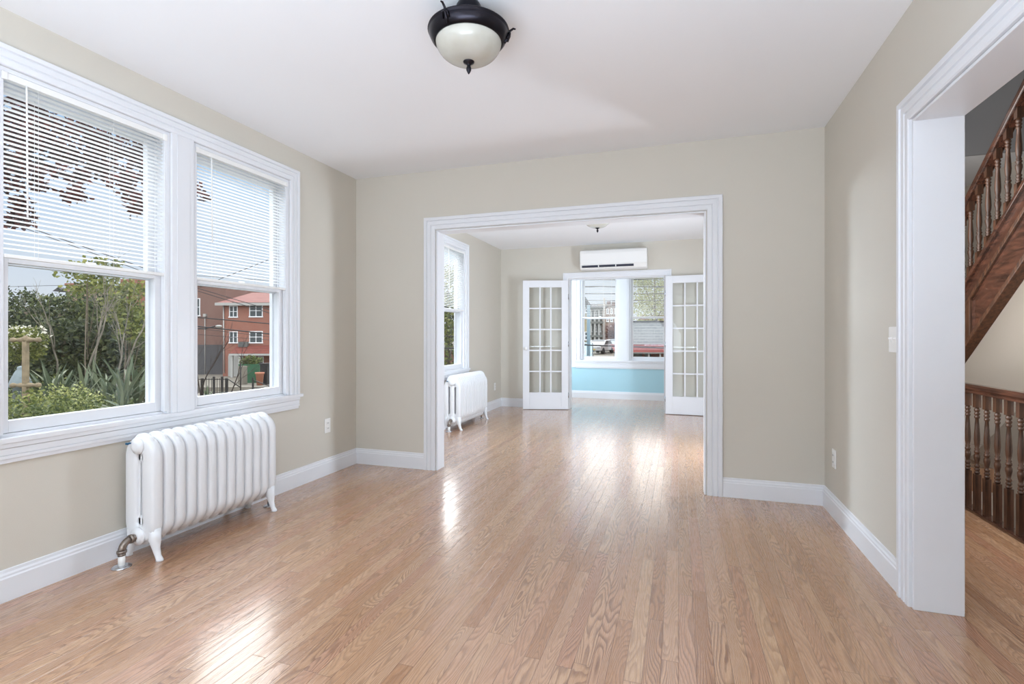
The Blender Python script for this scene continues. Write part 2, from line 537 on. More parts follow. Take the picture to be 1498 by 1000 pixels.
# ---------------------------------------------------------------- mesh building
class MB:
    def __init__(self):
        self.v = []; self.f = []; self.s = []

    def add(self, vs, fs, smooth=False, M=None):
        o = len(self.v)
        if M is not None:
            vs = [tuple(M @ Vector(p)) for p in vs]
        self.v += [tuple(p) for p in vs]
        self.f += [tuple(i + o for i in f) for f in fs]
        self.s += [smooth] * len(fs)
        return self

    def box(self, a, b, M=None):
        x0, x1 = sorted((a[0], b[0])); y0, y1 = sorted((a[1], b[1])); z0, z1 = sorted((a[2], b[2]))
        vs = [(x0, y0, z0), (x1, y0, z0), (x1, y1, z0), (x0, y1, z0), (x0, y0, z1), (x1, y0, z1), (x1, y1, z1), (x0, y1, z1)]
        fs = [(0, 3, 2, 1), (4, 5, 6, 7), (0, 1, 5, 4), (1, 2, 6, 5), (2, 3, 7, 6), (3, 0, 4, 7)]
        return self.add(vs, fs, False, M)

    def lathe(self, prof, c=(0, 0, 0), seg=16, M=None, smooth=True):
        vs = []; fs = []
        n = len(prof)
        for r, z in prof:
            for k in range(seg):
                a = 2 * PI * k / seg
                vs.append((c[0] + r * math.cos(a), c[1] + r * math.sin(a), c[2] + z))
        for i in range(n - 1):
            for k in range(seg):
                k2 = (k + 1) % seg
                fs.append((i * seg + k, i * seg + k2, (i + 1) * seg + k2, (i + 1) * seg + k))
        fs.append(tuple(reversed(range(seg))))
        fs.append(tuple(range((n - 1) * seg, n * seg)))
        return self.add(vs, fs, smooth, M)

    def tube(self, pts, rad, seg=8, M=None, squash=None):
        pts = [Vector(p) for p in pts]
        if isinstance(rad, (int, float)):
            rad = [rad] * len(pts)
        vs = []; fs = []
        up = Vector((0, 0, 1))
        for i, p in enumerate(pts):
            d = (pts[min(i + 1, len(pts) - 1)] - pts[max(i - 1, 0)])
            if d.length < 1e-9:
                d = Vector((0, 0, 1))
            d.normalize()
            u = up.cross(d)
            if u.length < .05:
                u = Vector((1, 0, 0)).cross(d)
            u.normalize()
            w = d.cross(u)
            for k in range(seg):
                a = 2 * PI * k / seg
                vs.append(p + (u * math.cos(a) + w * math.sin(a)) * rad[i])
        for i in range(len(pts) - 1):
            for k in range(seg):
                k2 = (k + 1) % seg
                fs.append((i * seg + k, i * seg + k2, (i + 1) * seg + k2, (i + 1) * seg + k))
        fs.append(tuple(reversed(range(seg))))
        fs.append(tuple(range((len(pts) - 1) * seg, len(pts) * seg)))
        return self.add(vs, fs, True, M)

    def prism(self, poly, axis, a, b, M=None):
        """poly: 2D points in the two other axes (in x,y,z order), extruded along axis from a to b"""
        def P(p, t):
            q = list(p); q.insert(axis, t); return tuple(q)
        n = len(poly)
        vs = [P(p, a) for p in poly] + [P(p, b) for p in poly]
        fs = [tuple(range(n)), tuple(reversed(range(n, 2 * n)))]
        for i in range(n):
            j = (i + 1) % n
            fs.append((i, i + n, j + n, j))
        return self.add(vs, fs, False, M)

    def sweep(self, prof, path, outs, mapf, closed=False):
        """prof (u,v) cross-section; path 2D points; outs outward offset direction per point; mapf(a,b,v)->xyz"""
        n = len(prof); vs = []; fs = []
        for p, o in zip(path, outs):
            for (u, v) in prof:
                vs.append(mapf(p[0] + u * o[0], p[1] + u * o[1], v))
        m = len(path)
        rng = range(m) if closed else range(m - 1)
        for i in rng:
            i2 = (i + 1) % m
            for k in range(n):
                k2 = (k + 1) % n
                fs.append((i * n + k, i * n + k2, i2 * n + k2, i2 * n + k))
        if not closed:
            fs.append(tuple(range(n)))
            fs.append(tuple(range((m - 1) * n, m * n)))
        return self.add(vs, fs, False)

    def build(self, name, m, parent=None, bevel=0.0, kind=None):
        me = bpy.data.meshes.new(name)
        me.from_pydata(self.v, [], self.f)
        me.update()
        for i, p in enumerate(me.polygons):
            p.use_smooth = self.s[i]
        import bmesh
        bm = bmesh.new(); bm.from_mesh(me)
        bmesh.ops.recalc_face_normals(bm, faces=bm.faces)
        bm.to_mesh(me); bm.free()
        me.materials.append(m)
        o = bpy.data.objects.new(name, me)
        col.objects.link(o)
        if parent is not None:
            o.parent = parent
        if bevel > 0:
            md = o.modifiers.new('bevel', 'BEVEL')
            md.width = bevel; md.segments = 2; md.limit_method = 'ANGLE'; md.angle_limit = .6
        if kind:
            o['kind'] = kind
        return o


def raw_build(name, vs, fs, m, parent=None, smooth=False):
    me = bpy.data.meshes.new(name)
    me.from_pydata(vs, [], fs)
    me.update()
    me.materials.append(m)
    o = bpy.data.objects.new(name, me)
    col.objects.link(o)
    if parent is not None:
        o.parent = parent
    return o


def tag(o, label, cat, group=None, kind=None):
    o['label'] = label
    o['category'] = cat
    if group:
        o['group'] = group
    if kind:
        o['kind'] = kind
    return o


def empty(name, loc=(0, 0, 0), rz=0.0, kind=None):
    o = bpy.data.objects.new(name, None)
    o.location = loc
    o.rotation_euler = (0, 0, rz)
    o.empty_display_size = .1
    col.objects.link(o)
    if kind:
        o['kind'] = kind
    return o


def children_of(o):
    return [c for c in list(col.objects) if c.parent == o]


def copy_tree(o, parent=None):
    kids = children_of(o)
    c = o.copy()
    col.objects.link(c)
    c.parent = parent
    for ch in kids:
        copy_tree(ch, c)
    return c


def ray(px, py):
    t = (px - 749) / FPX
    return Vector((t * math.cos(YAW) - math.sin(YAW), t * math.sin(YAW) + math.cos(YAW), (CYP - py) / FPX))


def at(px, py, k):
    """point of the place seen at this pixel, k metres in front of the camera"""
    return Vector((0, 0, CAMZ)) + ray(px, py) * k


def wall_boxes(axis, t0, t1, a0, a1, z0, z1, holes):
    """wall panel normal to axis (0=X,1=Y), thickness t0..t1, running a0..a1, with rectangular holes (a,b,z,z)"""
    mb = MB()
    As = sorted(set([a0, a1] + [h[0] for h in holes] + [h[1] for h in holes]))
    Zs = sorted(set([z0, z1] + [h[2] for h in holes] + [h[3] for h in holes]))
    # welded grid so that flat faces have no seams
    def inside(a, z):
        return any(h[0] < a < h[1] and h[2] < z < h[3] for h in holes)
    idx = {}
    vs = []
    def V(i, j, s):
        k = (i, j, s)
        if k not in idx:
            t = t0 if s == 0 else t1
            idx[k] = len(vs)
            vs.append((t, As[i], Zs[j]) if axis == 0 else (As[i], t, Zs[j]))
        return idx[k]
    fs = []
    na, nz = len(As) - 1, len(Zs) - 1
    solid = [[not inside((As[i] + As[i + 1]) / 2, (Zs[j] + Zs[j + 1]) / 2) for j in range(nz)] for i in range(na)]
    S = lambda i, j: 0 <= i < na and 0 <= j < nz and solid[i][j]
    for i in range(na):
        for j in range(nz):
            if not solid[i][j]:
                continue
            fs.append((V(i, j, 0), V(i + 1, j, 0), V(i + 1, j + 1, 0), V(i, j + 1, 0)))
            fs.append((V(i, j, 1), V(i, j + 1, 1), V(i + 1, j + 1, 1), V(i + 1, j, 1)))
            if not S(i - 1, j): fs.append((V(i, j, 0), V(i, j + 1, 0), V(i, j + 1, 1), V(i, j, 1)))
            if not S(i + 1, j): fs.append((V(i + 1, j, 0), V(i + 1, j, 1), V(i + 1, j + 1, 1), V(i + 1, j + 1, 0)))
            if not S(i, j - 1): fs.append((V(i, j, 0), V(i, j, 1), V(i + 1, j, 1), V(i + 1, j, 0)))
            if not S(i, j + 1): fs.append((V(i, j + 1, 0), V(i + 1, j + 1, 0), V(i + 1, j + 1, 1), V(i, j + 1, 1)))
    mb.add(vs, fs)
    return mb


# ================================================================ SETTING
H = 2.505
XL, XR, YB, YF = -2.71, .92, 3.85, 7.71
WZ0, WZ1 = .69, 2.26
wins_left = [(1.345, 2.118), (2.253, 3.036), (5.49, 6.27)]
sun_wins = [(-1.70, -1.02), (-.83, -.15)]

WT = .155
wall_boxes(0, XL, XL - WT, -1.6, 7.86, 0, H, [(a, b, WZ0 - .02, WZ1) for a, b in wins_left]).build('wall_left', WALL, kind='structure')
OX0, OX1, OZ = -1.925, .185, 2.005
wall_boxes(1, YB, YB + .12, XL, XR, 0, H, [(OX0, OX1, -1, OZ)]).build('wall_back', WALL, kind='structure')
RY0, RY1, RZ = .80, 2.505, 2.012
wall_boxes(0, XR, XR + .16, -1.6, 9.35, 0, H, [(RY0, RY1, -1, RZ)]).build('wall_right', WALL, kind='structure')
MB().box((XL - .24, -1.75, 0), (XR + .16, -1.6, H)).build('wall_rear', WALL, kind='structure')
FX0, FX1, FZ = -1.60, -.19, 2.0
wall_boxes(1, YF, YF + .15, XL, XR, 0, H, [(FX0, FX1, -1, FZ)]).build('wall_front', WALL, kind='structure')
# sunroom
SY = 9.2
mb = wall_boxes(1, SY, SY + .2, XL, XR, 0, H, [(a, b, WZ0 - .02, WZ1) for a, b in sun_wins])
mb.build('wall_sunroom_front', BLUE, kind='structure')
MB().box((XL, YF + .15, 0), (XL - .12, SY + .2, H)).build('wall_sunroom_left', BLUE, kind='structure')

mb = MB()
mb.box((XL - .24, -1.75, -.2), (1.80, SY + .2, 0))
mb.box((1.80, 5.35, -.2), (2.53, 6.6, 0))
mb.build('floor', OAK, kind='structure')
mb = MB()
mb.box((XL - .24, -1.75, H), (1.58, SY + .2, H + .2))
mb.box((1.58, 4.82, H), (1.80, SY + .2, H + .2))
mb.box((1.80, 4.82, H), (2.53, 6.6, H + .2))
mb.build('ceiling', CEIL, kind='structure')

# hall
MB().box((2.53, .2, -2.8), (2.65, 6.7, 5.2)).build('wall_hall_right', HALLW, kind='structure')
MB().box((1.08, 6.6, 0), (2.53, 6.75, H)).build('wall_hall_back', HALLW, kind='structure')
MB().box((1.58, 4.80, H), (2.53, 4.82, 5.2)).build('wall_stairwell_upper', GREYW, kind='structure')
MB().box((1.08, .05, -2.8), (2.53, .2, 5.2)).build('wall_hall_near', HALLW, kind='structure')
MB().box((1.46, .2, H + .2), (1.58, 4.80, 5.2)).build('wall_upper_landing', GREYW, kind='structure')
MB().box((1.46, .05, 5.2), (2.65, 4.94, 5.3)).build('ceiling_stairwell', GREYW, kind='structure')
MB().box((1.80, .2, -2.9), (2.53, 6.6, -2.8)).build('floor_lower', OAK, kind='structure')
MB().box((1.72, .2, -2.8), (1.80, 6.6, -.2)).build('wall_stairwell_lower', HALLW, kind='structure')
MB().box((1.80, 5.35, -2.8), (2.53, 5.45, -.2)).build('wall_stairwell_end', HALLW, kind='structure')

# casings: profile across the width u (from inner edge outward), v = depth out of the wall
CP = [(0, 0), (0, .014), (.006, .018), (.030, .018), (.033, .013), (.037, .013), (.040, .019), (.066, .019), (.069, .014), (.073, .014), (.076, .024), (.098, .024), (.102, .020), (.102, 0)]


def u_casing(name, axis, t, sgn, a0, a1, ztop, prof=CP):
    mb = MB()
    mf = (lambda a, z, v: (t + sgn * v, a, z)) if axis == 0 else (lambda a, z, v: (a, t + sgn * v, z))
    mb.sweep(prof, [(a0, 0), (a0, ztop), (a1, ztop), (a1, 0)], [(-1, 0), (-1, 1), (1, 1), (1, 0)], mf)
    return mb.build(name, W, kind='structure')


u_casing('trim_1', 1, YB, -1, OX0 - .006, OX1 + .006, OZ + .004)
u_casing('trim_2', 1, YB + .12, 1, OX0 - .006, OX1 + .006, OZ + .004)
u_casing('trim_3', 0, XR, -1, RY0 - .006, RY1 + .010, RZ + .004)
u_casing('trim_4', 0, XR + .16, 1, RY0 - .006, RY1 + .010, RZ + .004)
u_casing('trim_5', 1, YF, -1, FX0 - .006, FX1 + .006, FZ + .004, [(u * .85, v * .8) for u, v in CP])


def jamb(name, axis, t0, t1, a0, a1, ztop, th=.012):
    mb = MB()
    if axis == 1:
        mb.box((a0, t0, 0), (a0 + th, t1, ztop)); mb.box((a1 - th, t0, 0), (a1, t1, ztop)); mb.box((a0 + th, t0, ztop - th), (a1 - th, t1, ztop))
    else:
        mb.box((t0, a0, 0), (t1, a0 + th, ztop)); mb.box((t0, a1 - th, 0), (t1, a1, ztop)); mb.box((t0, a0 + th, ztop - th), (t1, a1 - th, ztop))
    return mb.build(name, W, kind='structure', bevel=.002)


jamb('trim_6', 1, YB - .006, YB + .126, OX0, OX1, OZ)
jamb('trim_7', 0, XR - .006, XR + .166, RY0, RY1, RZ)
jamb('trim_8', 1, YF - .006, YF + .156, FX0, FX1, FZ)

# baseboards
BPROF = [(0, 0), (.016, 0), (.016, .098), (.012, .104), (.012, .112), (.007, .120), (.006, .132), (0, .134)]


def baseboard(name, path, outs):
    """path of xy points, outs direction into the room"""
    mb = MB()
    n = len(BPROF); vs = []; fs = []
    for p, o in zip(path, outs):
        for u, z in BPROF:
            vs.append((p[0] + u * o[0], p[1] + u * o[1], z))
    for i in range(len(path) - 1):
        for k in range(n):
            k2 = (k + 1) % n
            fs.append((i * n + k, i * n + k2, (i + 1) * n + k2, (i + 1) * n + k))
    fs.append(tuple(range(n))); fs.append(tuple(range((len(path) - 1) * n, len(path) * n)))
    mb.add(vs, fs)
    return mb.build(name, W, kind='structure')


baseboard('baseboard_left', [(XL, -1.6), (XL, YB)], [(1, 0), (1, -1)])
baseboard('baseboard_back_left', [(XL, YB), (OX0 - .108, YB)], [(1, -1), (0, -1)])
baseboard('baseboard_back_right', [(OX1 + .108, YB), (XR, YB)], [(0, -1), (-1, -1)])
baseboard('baseboard_right', [(XR, YB), (XR, RY1 + .112)], [(-1, -1), (-1, 0)])
baseboard('baseboard_far_left', [(XL, YB + .12), (XL, YF)], [(1, 1), (1, -1)])
baseboard('baseboard_far_front_left', [(XL, YF), (FX0 - .093, YF)], [(1, -1), (0, -1)])
baseboard('baseboard_far_front_right', [(FX1 + .093, YF), (XR, YF)], [(0, -1), (-1, -1)])
baseboard('baseboard_far_right', [(XR, YF), (XR, YB + .12)], [(-1, -1), (-1, 1)])
baseboard('baseboard_sunroom', [(XL, SY), (XR, SY)], [(0, -1), (0, -1)])
baseboard('baseboard_hall', [(1.08, 6.6), (2.53, 6.6)], [(0, -1), (0, -1)])
baseboard('baseboard_hall_left', [(1.08, RY1 + .112), (1.08, 6.6)], [(1, 0), (1, 0)])


# ---------------------------------------------------------------- windows
def window(n, axis, t, sgn, a0, a1, depth):
    """double hung window; axis 0: wall normal X (room at +X, outside at sgn*-1); local coords a along the wall, d depth outward"""
    root = empty('window_%d' % n, kind='structure')
    if axis == 0:
        P = lambda a, d, z: (t + d * sgn, a, z)
    else:
        P = lambda a, d, z: (a, t + d * sgn, z)
    def bx(mb, aa, ab, da, db, za, zb):
        mb.box(P(aa, da, za), P(ab, db, zb))
    z0, z1 = WZ0, WZ1
    fr = MB()                                            # jamb liners, head, sill
    bx(fr, a0, a0 + .02, 0, depth, z0, z1); bx(fr, a1 - .02, a1, 0, depth, z0, z1)
    bx(fr, a0 + .02, a1 - .02, 0, depth, z1 - .02, z1); bx(fr, a0 + .02, a1 - .02, 0.03, depth, z0 - .02, z0 + .012)
    for s0, s1 in ((a0 + .02, a0 + .032), (a1 - .032, a1 - .02)):   # stops between sash tracks
        bx(fr, s0, s1, 0, .03, z0 + .012, z1 - .02)
        bx(fr, s0, s1, .072, .082, z0 + .012, z1 - .02)
        bx(fr, s0, s1, .124, .15, z0 + .012, z1 - .02)
    fr.build('window_frame', W, root, bevel=.002)
    zm = 1.45
    i0, i1 = a0 + .022, a1 - .022
    for nm, d0, d1, za, zb, bot, top in (('lower_sash', .032, .068, z0 + .014, zm + .018, .052, .032), ('upper_sash', .085, .121, zm - .018, z1 - .022, .032, .045)):
        sh = MB()
        bx(sh, i0, i0 + .042, d0, d1, za, zb); bx(sh, i1 - .042, i1, d0, d1, za, zb)
        bx(sh, i0 + .042, i1 - .042, d0, d1, za, za + bot); bx(sh, i0 + .042, i1 - .042, d0, d1, zb - top, zb)
        so = sh.build(nm, W, root, bevel=.002)
        g = MB()
        dm = (d0 + d1) / 2
        bx(g, i0 + .036, i1 - .036, dm - .002, dm + .002, za + bot - .006, zb - top + .006)
        g.build('pane', GLASS, so)
    lk = MB()
    am = (a0 + a1) / 2
    bx(lk, am - .03, am + .03, .036, .060, zm + .018, zm + .024); bx(lk, am - .008, am + .03, .040, .054, zm + .024, zm + .034)
    lk.build('sash_lock', METALW, root)
    return root


for n, (a, b) in enumerate(wins_left, 1):
    window(n, 0, XL, -1, a, b, WT)
for n, (a, b) in enumerate(sun_wins, 4):
    window(n, 1, SY, 1, a, b, .20)

WP = [(u * .88, v) for u, v in CP]


def win_trim(n, axis, t, sgn, a0, a1, mulls, apron_h=.085, stool=.03):
    P = (lambda a, z, v: (t + sgn * v, a, z)) if axis == 0 else (lambda a, z, v: (a, t + sgn * v, z))
    mb = MB()
    mb.sweep(WP, [(a0, WZ0), (a0, WZ1), (a1, WZ1), (a1, WZ0)], [(-1, 0), (-1, 1), (1, 1), (1, 0)], P)
    for m0, m1 in mulls:
        q = [(m0, WZ0, 0), (m1, WZ1, .016)]
        mb.box(P(m0, WZ0, 0), P(m1, WZ1, .016))
        mb.box(P(m0 + .028, WZ0, .016), P(m1 - .028, WZ1, .020))
    # stool
    mb.box(P(a0 - .115, WZ0 - .022, 0), P(a1 + .115, WZ0, stool))
    mb.box(P(a0, WZ0 - .018, -.035), P(a1, WZ0 - .001, 0))
    # apron with stepped face
    e0, e1 = a0 - .088, a1 + .088
    mb.box(P(e0, WZ0 - .022 - .020, 0), P(e1, WZ0 - .022, .024))
    mb.box(P(e0, WZ0 - .022 - .050, 0), P(e1, WZ0 - .022 - .022, .018))
    mb.box(P(e0, WZ0 - .022 - .052 - (apron_h - .07), 0), P(e1, WZ0 - .022 - .052, .020))
    mb.box(P(e0 + .004, WZ0 - .022 - apron_h, 0), P(e1 - .004, WZ0 - .022 - .05, .014))
    return mb.build('trim_%d' % n, W, kind='structure', bevel=.0015)


win_trim(9, 0, XL, 1, wins_left[0][0], wins_left[1][1], [(wins_left[0][1], wins_left[1][0])])
win_trim(10, 0, XL, 1, wins_left[2][0], wins_left[2][1], [])
win_trim(11, 1, SY, -1, sun_wins[0][0], sun_wins[1][1], [(sun_wins[0][1], sun_wins[1][0])], apron_h=.125)


MB().box((-2.45, SY - .012, .555), (-1.79, SY, 2.36)).build('trim_12', W, kind='structure')


# ---------------------------------------------------------------- venetian blinds
def blind(axis, t, sgn, a0, a1, label, zb=1.462, wand=None):
    root = empty('venetian_blind', (0, 0, 0))
    tag(root, label, 'window blind', 'white venetian blinds on the upper sashes')
    P = (lambda a, d, z: (t + d * sgn, a, z)) if axis == 0 else (lambda a, d, z: (a, t + d * sgn, z))
    a0 += .034; a1 -= .034
    zt = WZ1 - .022
    mb = MB()
    d0, d1 = -.004, .028
    mb.box(P(a0 - .01, d0, zt - .028), P(a1 + .01, d1, zt))
    mb.box(P(a0 - .012, d0 - .004, zt - .032), P(a0 + .008, d1, zt + .001)); mb.box(P(a1 - .008, d0 - .004, zt - .032), P(a1 + .012, d1, zt + .001))
    mb.build('headrail', BLINDW, root, bevel=.002)
    mb = MB()
    zz = zt - .045
    dc = .012
    w = .0125
    prof = [(-w, -.0016), (-w * .5, .0006), (0, .0014), (w * .5, .0006), (w, -.0016)]
    tilt = .10
    while zz > zb + .02:
        vs = []
        for a in (a0, a1):
            for u, v in prof:
                vs.append(P(a, dc + u, zz + v - u * tilt))
        n = len(prof)
        mb.add(vs, [(k, k + 1, n + k + 1, n + k) for k in range(n - 1)], True)
        zz -= .0205
    so = mb.build('slats', SLAT, root)
    mb = MB()
    mb.box(P(a0, dc - .012, zb - .008), P(a1, dc + .012, zb + .008))
    mb.build('bottom_rail', BLINDW, root, bevel=.003)
    mb = MB()
    for f in (.17, .62, .86):
        a = a0 + (a1 - a0) * f
        for dd in (dc - .0135, dc + .0135):
            mb.tube([P(a, dd, zt - .02), P(a, dd, zb)], .0007, 5)
    mb.build('ladder_cord', BLINDW, root)
    if wand:
        mb = MB()
        a = a0 + (a1 - a0) * wand[0]
        mb.tube([P(a, d0 - .008, zt - .03), P(a, d0 - .010, zt - .06), P(a + .001, d0 - .014, zt - wand[1])], .0038, 6)
        mb.build('tilt_wand', BLINDW, root)
    return root


blind(0, XL, -1, *wins_left[0], 'white venetian blind on the wide near window with maroon leaves behind', wand=(.10, .60))
blind(0, XL, -1, *wins_left[1], 'white venetian blind on the window beside the brick house view', wand=(.12, .55))
blind(0, XL, -1, *wins_left[2], 'white venetian blind on the far room side window above the far radiator', wand=(.30, .55))
blind(1, SY, 1, *sun_wins[0], 'white venetian blind on the left sunroom window above the parked cars')
blind(1, SY, 1, *sun_wins[1], 'white venetian blind on the right sunroom window before the leafy tree')


# ---------------------------------------------------------------- french doors
def french_door(n, hinge, angle, width, hgt, knob_side=True):
    """local x from hinge to free edge, y thickness"""
    root = empty('door_%d' % n, (hinge[0], hinge[1], 0), angle, kind='structure')
    th = .036
    st, tr, br = .098, .105, .255
    mb = MB()
    z0 = .006
    mb.box((0, 0, z0), (st, th, hgt)); mb.box((width - st, 0, z0), (width, th, hgt))
    mb.box((st, 0, hgt - tr), (width - st, th, hgt)); mb.box((st, 0, z0), (width - st, th, z0 + br))
    mb.build('door_frame', W, root, bevel=.003)
    mb = MB()
    gx0, gx1, gz0, gz1 = st, width - st, z0 + br, hgt - tr
    mw = .020
    for k in (1, 2):
        x = gx0 + (gx1 - gx0) * k / 3
        mb.box((x - mw / 2, .005, gz0), (x + mw / 2, th - .005, gz1))
    for k in range(1, 5):
        z = gz0 + (gz1 - gz0) * k / 5
        mb.box((gx0, .006, z - mw / 2), (gx1, th - .006, z + mw / 2))
    mb.build('glazing_bars', W, root)
    for i in range(3):
        for j in range(5):
            xa = gx0 + (gx1 - gx0) * i / 3; xb = gx0 + (gx1 - gx0) * (i + 1) / 3
            za = gz0 + (gz1 - gz0) * j / 5; zb = gz0 + (gz1 - gz0) * (j + 1) / 5
            MB().box((xa + .008, th / 2 - .002, za + .008), (xb - .008, th / 2 + .002, zb - .008)).build('pane', GLASS, root)
    if knob_side:
        mb = MB()
        for s in (-1, 1):
            M = Matrix.Translation((width - st * .45, th / 2, .93)) @ Matrix.Rotation(s * PI / 2, 4, 'X')
            mb.lathe([(.022, .018), (.022, .022), (.009, .024), (.009, .045), (.024, .052), (.026, .062), (.018, .070), (.002, .072)], M=M, seg=16)
        mb.build('door_knob', METALW, root)
    mb = MB()
    for z in (.22, 1.0, hgt - .25):
        mb.tube([(-.006, th / 2, z - .04), (-.006, th / 2, z + .04)], .006, 8)
    mb.build('hinge', CHROME, root)
    return root


d1 = french_door(1, (FX0 - .010, YF - .035), 0, .69, 1.97)
d1.rotation_euler = (0, 0, math.atan2(-.19, -.66))
# second door folded back nearly flat on the wall, hinge at the right jamb
d2 = french_door(2, (FX1 + .012, YF - .075), math.radians(-1.5), .69, 1.985, knob_side=True)


# ---------------------------------------------------------------- radiators
def radiator(name, loc, nsec, pitch, cols, label, group=None, depth=.20, height=.615, valve=True):
    """local: y along the sections, x from wall side (0) to the room side (depth)"""
    root = empty(name, loc)
    tag(root, label, 'radiator', group)
    ztop = height
    r = pitch * .46
    ncol = cols
    zb = .085
    zt = ztop - depth * .28

    def section(yc):
        mb = MB()
        cw = depth / ncol
        hw = cw * (.42 if ncol == 2 else .40)
        ht = pitch * .465
        n = 16
        # superellipse cross-section, carried round a closed rounded loop (outer columns and headers)
        cs = []
        for k in range(n):
            a = 2 * PI * k / n
            ca, sa = math.cos(a), math.sin(a)
            cs.append((hw * math.copysign(abs(ca) ** .7, ca), ht * math.copysign(abs(sa) ** .38, sa)))
        x0, x1, z0, z1 = hw, depth - hw, zb + hw, ztop - hw
        rx = (x1 - x0) * .5
        path = []
        def arc(cx, cz, a0, a1):
            for k in range(9):
                a = a0 + (a1 - a0) * k / 8
                path.append((cx + rx * math.cos(a), cz + rx * math.sin(a), math.cos(a), math.sin(a)))
        arc(x1 - rx, z1 - rx, 0, PI / 2); arc(x0 + rx, z1 - rx, PI / 2, PI); arc(x0 + rx, z0 + rx, PI, 1.5 * PI); arc(x1 - rx, z0 + rx, 1.5 * PI, 2 * PI)
        vs = []
        for (x, z, nx, nz) in path:
            for u, v in cs:
                vs.append((x + nx * u, yc + v, z + nz * u))
        m = len(path)
        fs = []
        for i in range(m):
            i2 = (i + 1) % m
            for k in range(n):
                k2 = (k + 1) % n
                fs.append((i * n + k, i * n + k2, i2 * n + k2, i2 * n + k))
        mb.add(vs, fs, True)
        # thin web fillets closing the corners of the loop, and the middle columns
        for zc, s_ in ((ztop - hw * 1.3, 1), (zb + hw * 1.3, -1)):
            M = Matrix.Translation((depth / 2, yc, zc - s_ * hw * .1)) @ Matrix.Rotation(PI / 2, 4, 'X')
            mb.lathe([(.3 * depth, -ht * .5), (.36 * depth, -ht * .3), (.36 * depth, ht * .3), (.3 * depth, ht * .5)], M=M, seg=24)
        for c in range(1, ncol - 1):
            xc = depth * (c + .5) / ncol
            vs = []
            zs = [zb + hw, zb + hw + .02, ztop - hw - .02, ztop - hw]
            for z in zs:
                for u, v in cs:
                    vs.append((xc + u, yc + v, z))
            fs = [(i * n + k, i * n + (k + 1) % n, (i + 1) * n + (k + 1) % n, (i + 1) * n + k) for i in range(3) for k in range(n)]
            mb.add(vs, fs, True)
        if ncol == 2:   # middle flange that leaves only a narrow slot
            mb.box((depth / 2 + .006, yc - ht * .5, zb + .05), (depth / 2 + .03, yc + ht * .5, ztop - .05))
            mb.box((depth / 2 - .03, yc - ht * .5, zb + .05), (depth / 2 - .006, yc + ht * .5, ztop - .05))
        for z in (zt + .01, zb + .035):
            mb.tube([(depth / 2, yc - pitch / 2, z), (depth / 2, yc + pitch / 2, z)], .03, 12)
        return mb.build('section', RADW, root)
    base = None
    for i in range(nsec):
        if base is None:
            base = section(pitch * .5)
            o = base
        else:
            o = base.copy()
            col.objects.link(o)
            o.parent = root
        o.location = (0, pitch * i, 0)
    # four legs on the end sections
    for i in (0, nsec - 1):
        yc = pitch * (i + .5)
        for s, xs in ((1, depth), (-1, 0)):
            mb = MB()
            lv = []
            pts = [(xs - s * .030, .16, .030), (xs - s * .028, .10, .028), (xs - s * .020, .06, .019), (xs - s * .008, .025, .015), (xs + s * .004, .008, .017), (xs + s * .004, 0, .018)]
            vs = []; n = 12
            for x, z, rr in pts:
                for k in range(n):
                    a = 2 * PI * k / n
                    vs.append((x + rr * math.cos(a), yc + rr * .95 * math.sin(a), z))
            fs = []
            for a_ in range(len(pts) - 1):
                for k in range(n):
                    k2 = (k + 1) % n
                    fs.append((a_ * n + k, a_ * n + k2, (a_ + 1) * n + k2, (a_ + 1) * n + k))
            fs.append(tuple(range(n))); fs.append(tuple(range((len(pts) - 1) * n, len(pts) * n)))
            mb.add(vs, fs, True)
            mb.build('leg', RADW, root)
    # end bosses
    for y, s in ((0, -1), (nsec * pitch, 1)):
        for z, rr in ((.120, .045), (ztop - depth * .28 + .01, .040)):
            mb = MB()
            M = Matrix.Translation((depth / 2, y, z)) @ Matrix.Rotation(-s * PI / 2, 4, 'X')
            mb.lathe([(rr, -.006), (rr, .006), (rr * .75, .010), (rr * .7, .016), (rr * .35, .018)], M=M, seg=20)
            mb.build('end_plug', RADW, root)
    mb = MB()
    mb.tube([(depth * .25, .0, ztop - .035), (depth * .25, -.014, ztop - .035)], .0045, 8)
    mb.box((depth * .25 - .008, -.020, ztop - .040), (depth * .25 + .008, -.014, ztop - .030))
    mb.build('bleed_valve', BLUEMET, root)
    L = nsec * pitch
    if valve:
        mb = MB()
        zc = .120
        x = depth / 2
        mb.tube([(x, -.004, zc), (x, -.030, zc)], .019, 6)
        mb.tube([(x, -.030, zc), (x, -.040, zc)], .022, 12)
        pts = [(x, -.038 - .040 * math.sin(a), zc - .045 + .045 * math.cos(a)) for a in [PI / 2 * k / 6 for k in range(7)]]
        mb.tube(pts, .0165, 12)
        mb.tube([(x, -.078, zc - .040), (x, -.078, zc - .052)], .021, 12)
        mb.tube([(x, -.078, zc - .052), (x, -.078, zc - .064)], .018, 6)
        mb.build('elbow', STEEL, root)
        mb = MB()
        mb.tube([(x, -.078, 0), (x, -.078, zc - .06)], .015, 14)
        mb.build('riser_pipe', METALW, root)
        mb = MB()
        mb.lathe([(.042, .0), (.042, .003), (.034, .008), (.017, .010)], (x, -.078, 0), 24)
        mb.build('floor_flange', CHROME, root)
        mb = MB()
        mb.tube([(x, L + .004, zc), (x, L + .035, zc)], .013, 10)
        mb.tube([(x, L + .035, zc - .02), (x, L + .035, zc + .045)], .012, 10)
        mb.tube([(x, L + .035, zc + .045), (x, L + .035, zc + .062)], .019, 12)
        mb.build('steam_valve', BRONZE, root)
        mb = MB()
        mb.tube([(x, L + .035, 0), (x, L + .035, zc - .02)], .010, 12)
        mb.lathe([(.034, .0), (.034, .003), (.014, .009)], (x, L + .035, 0), 20)
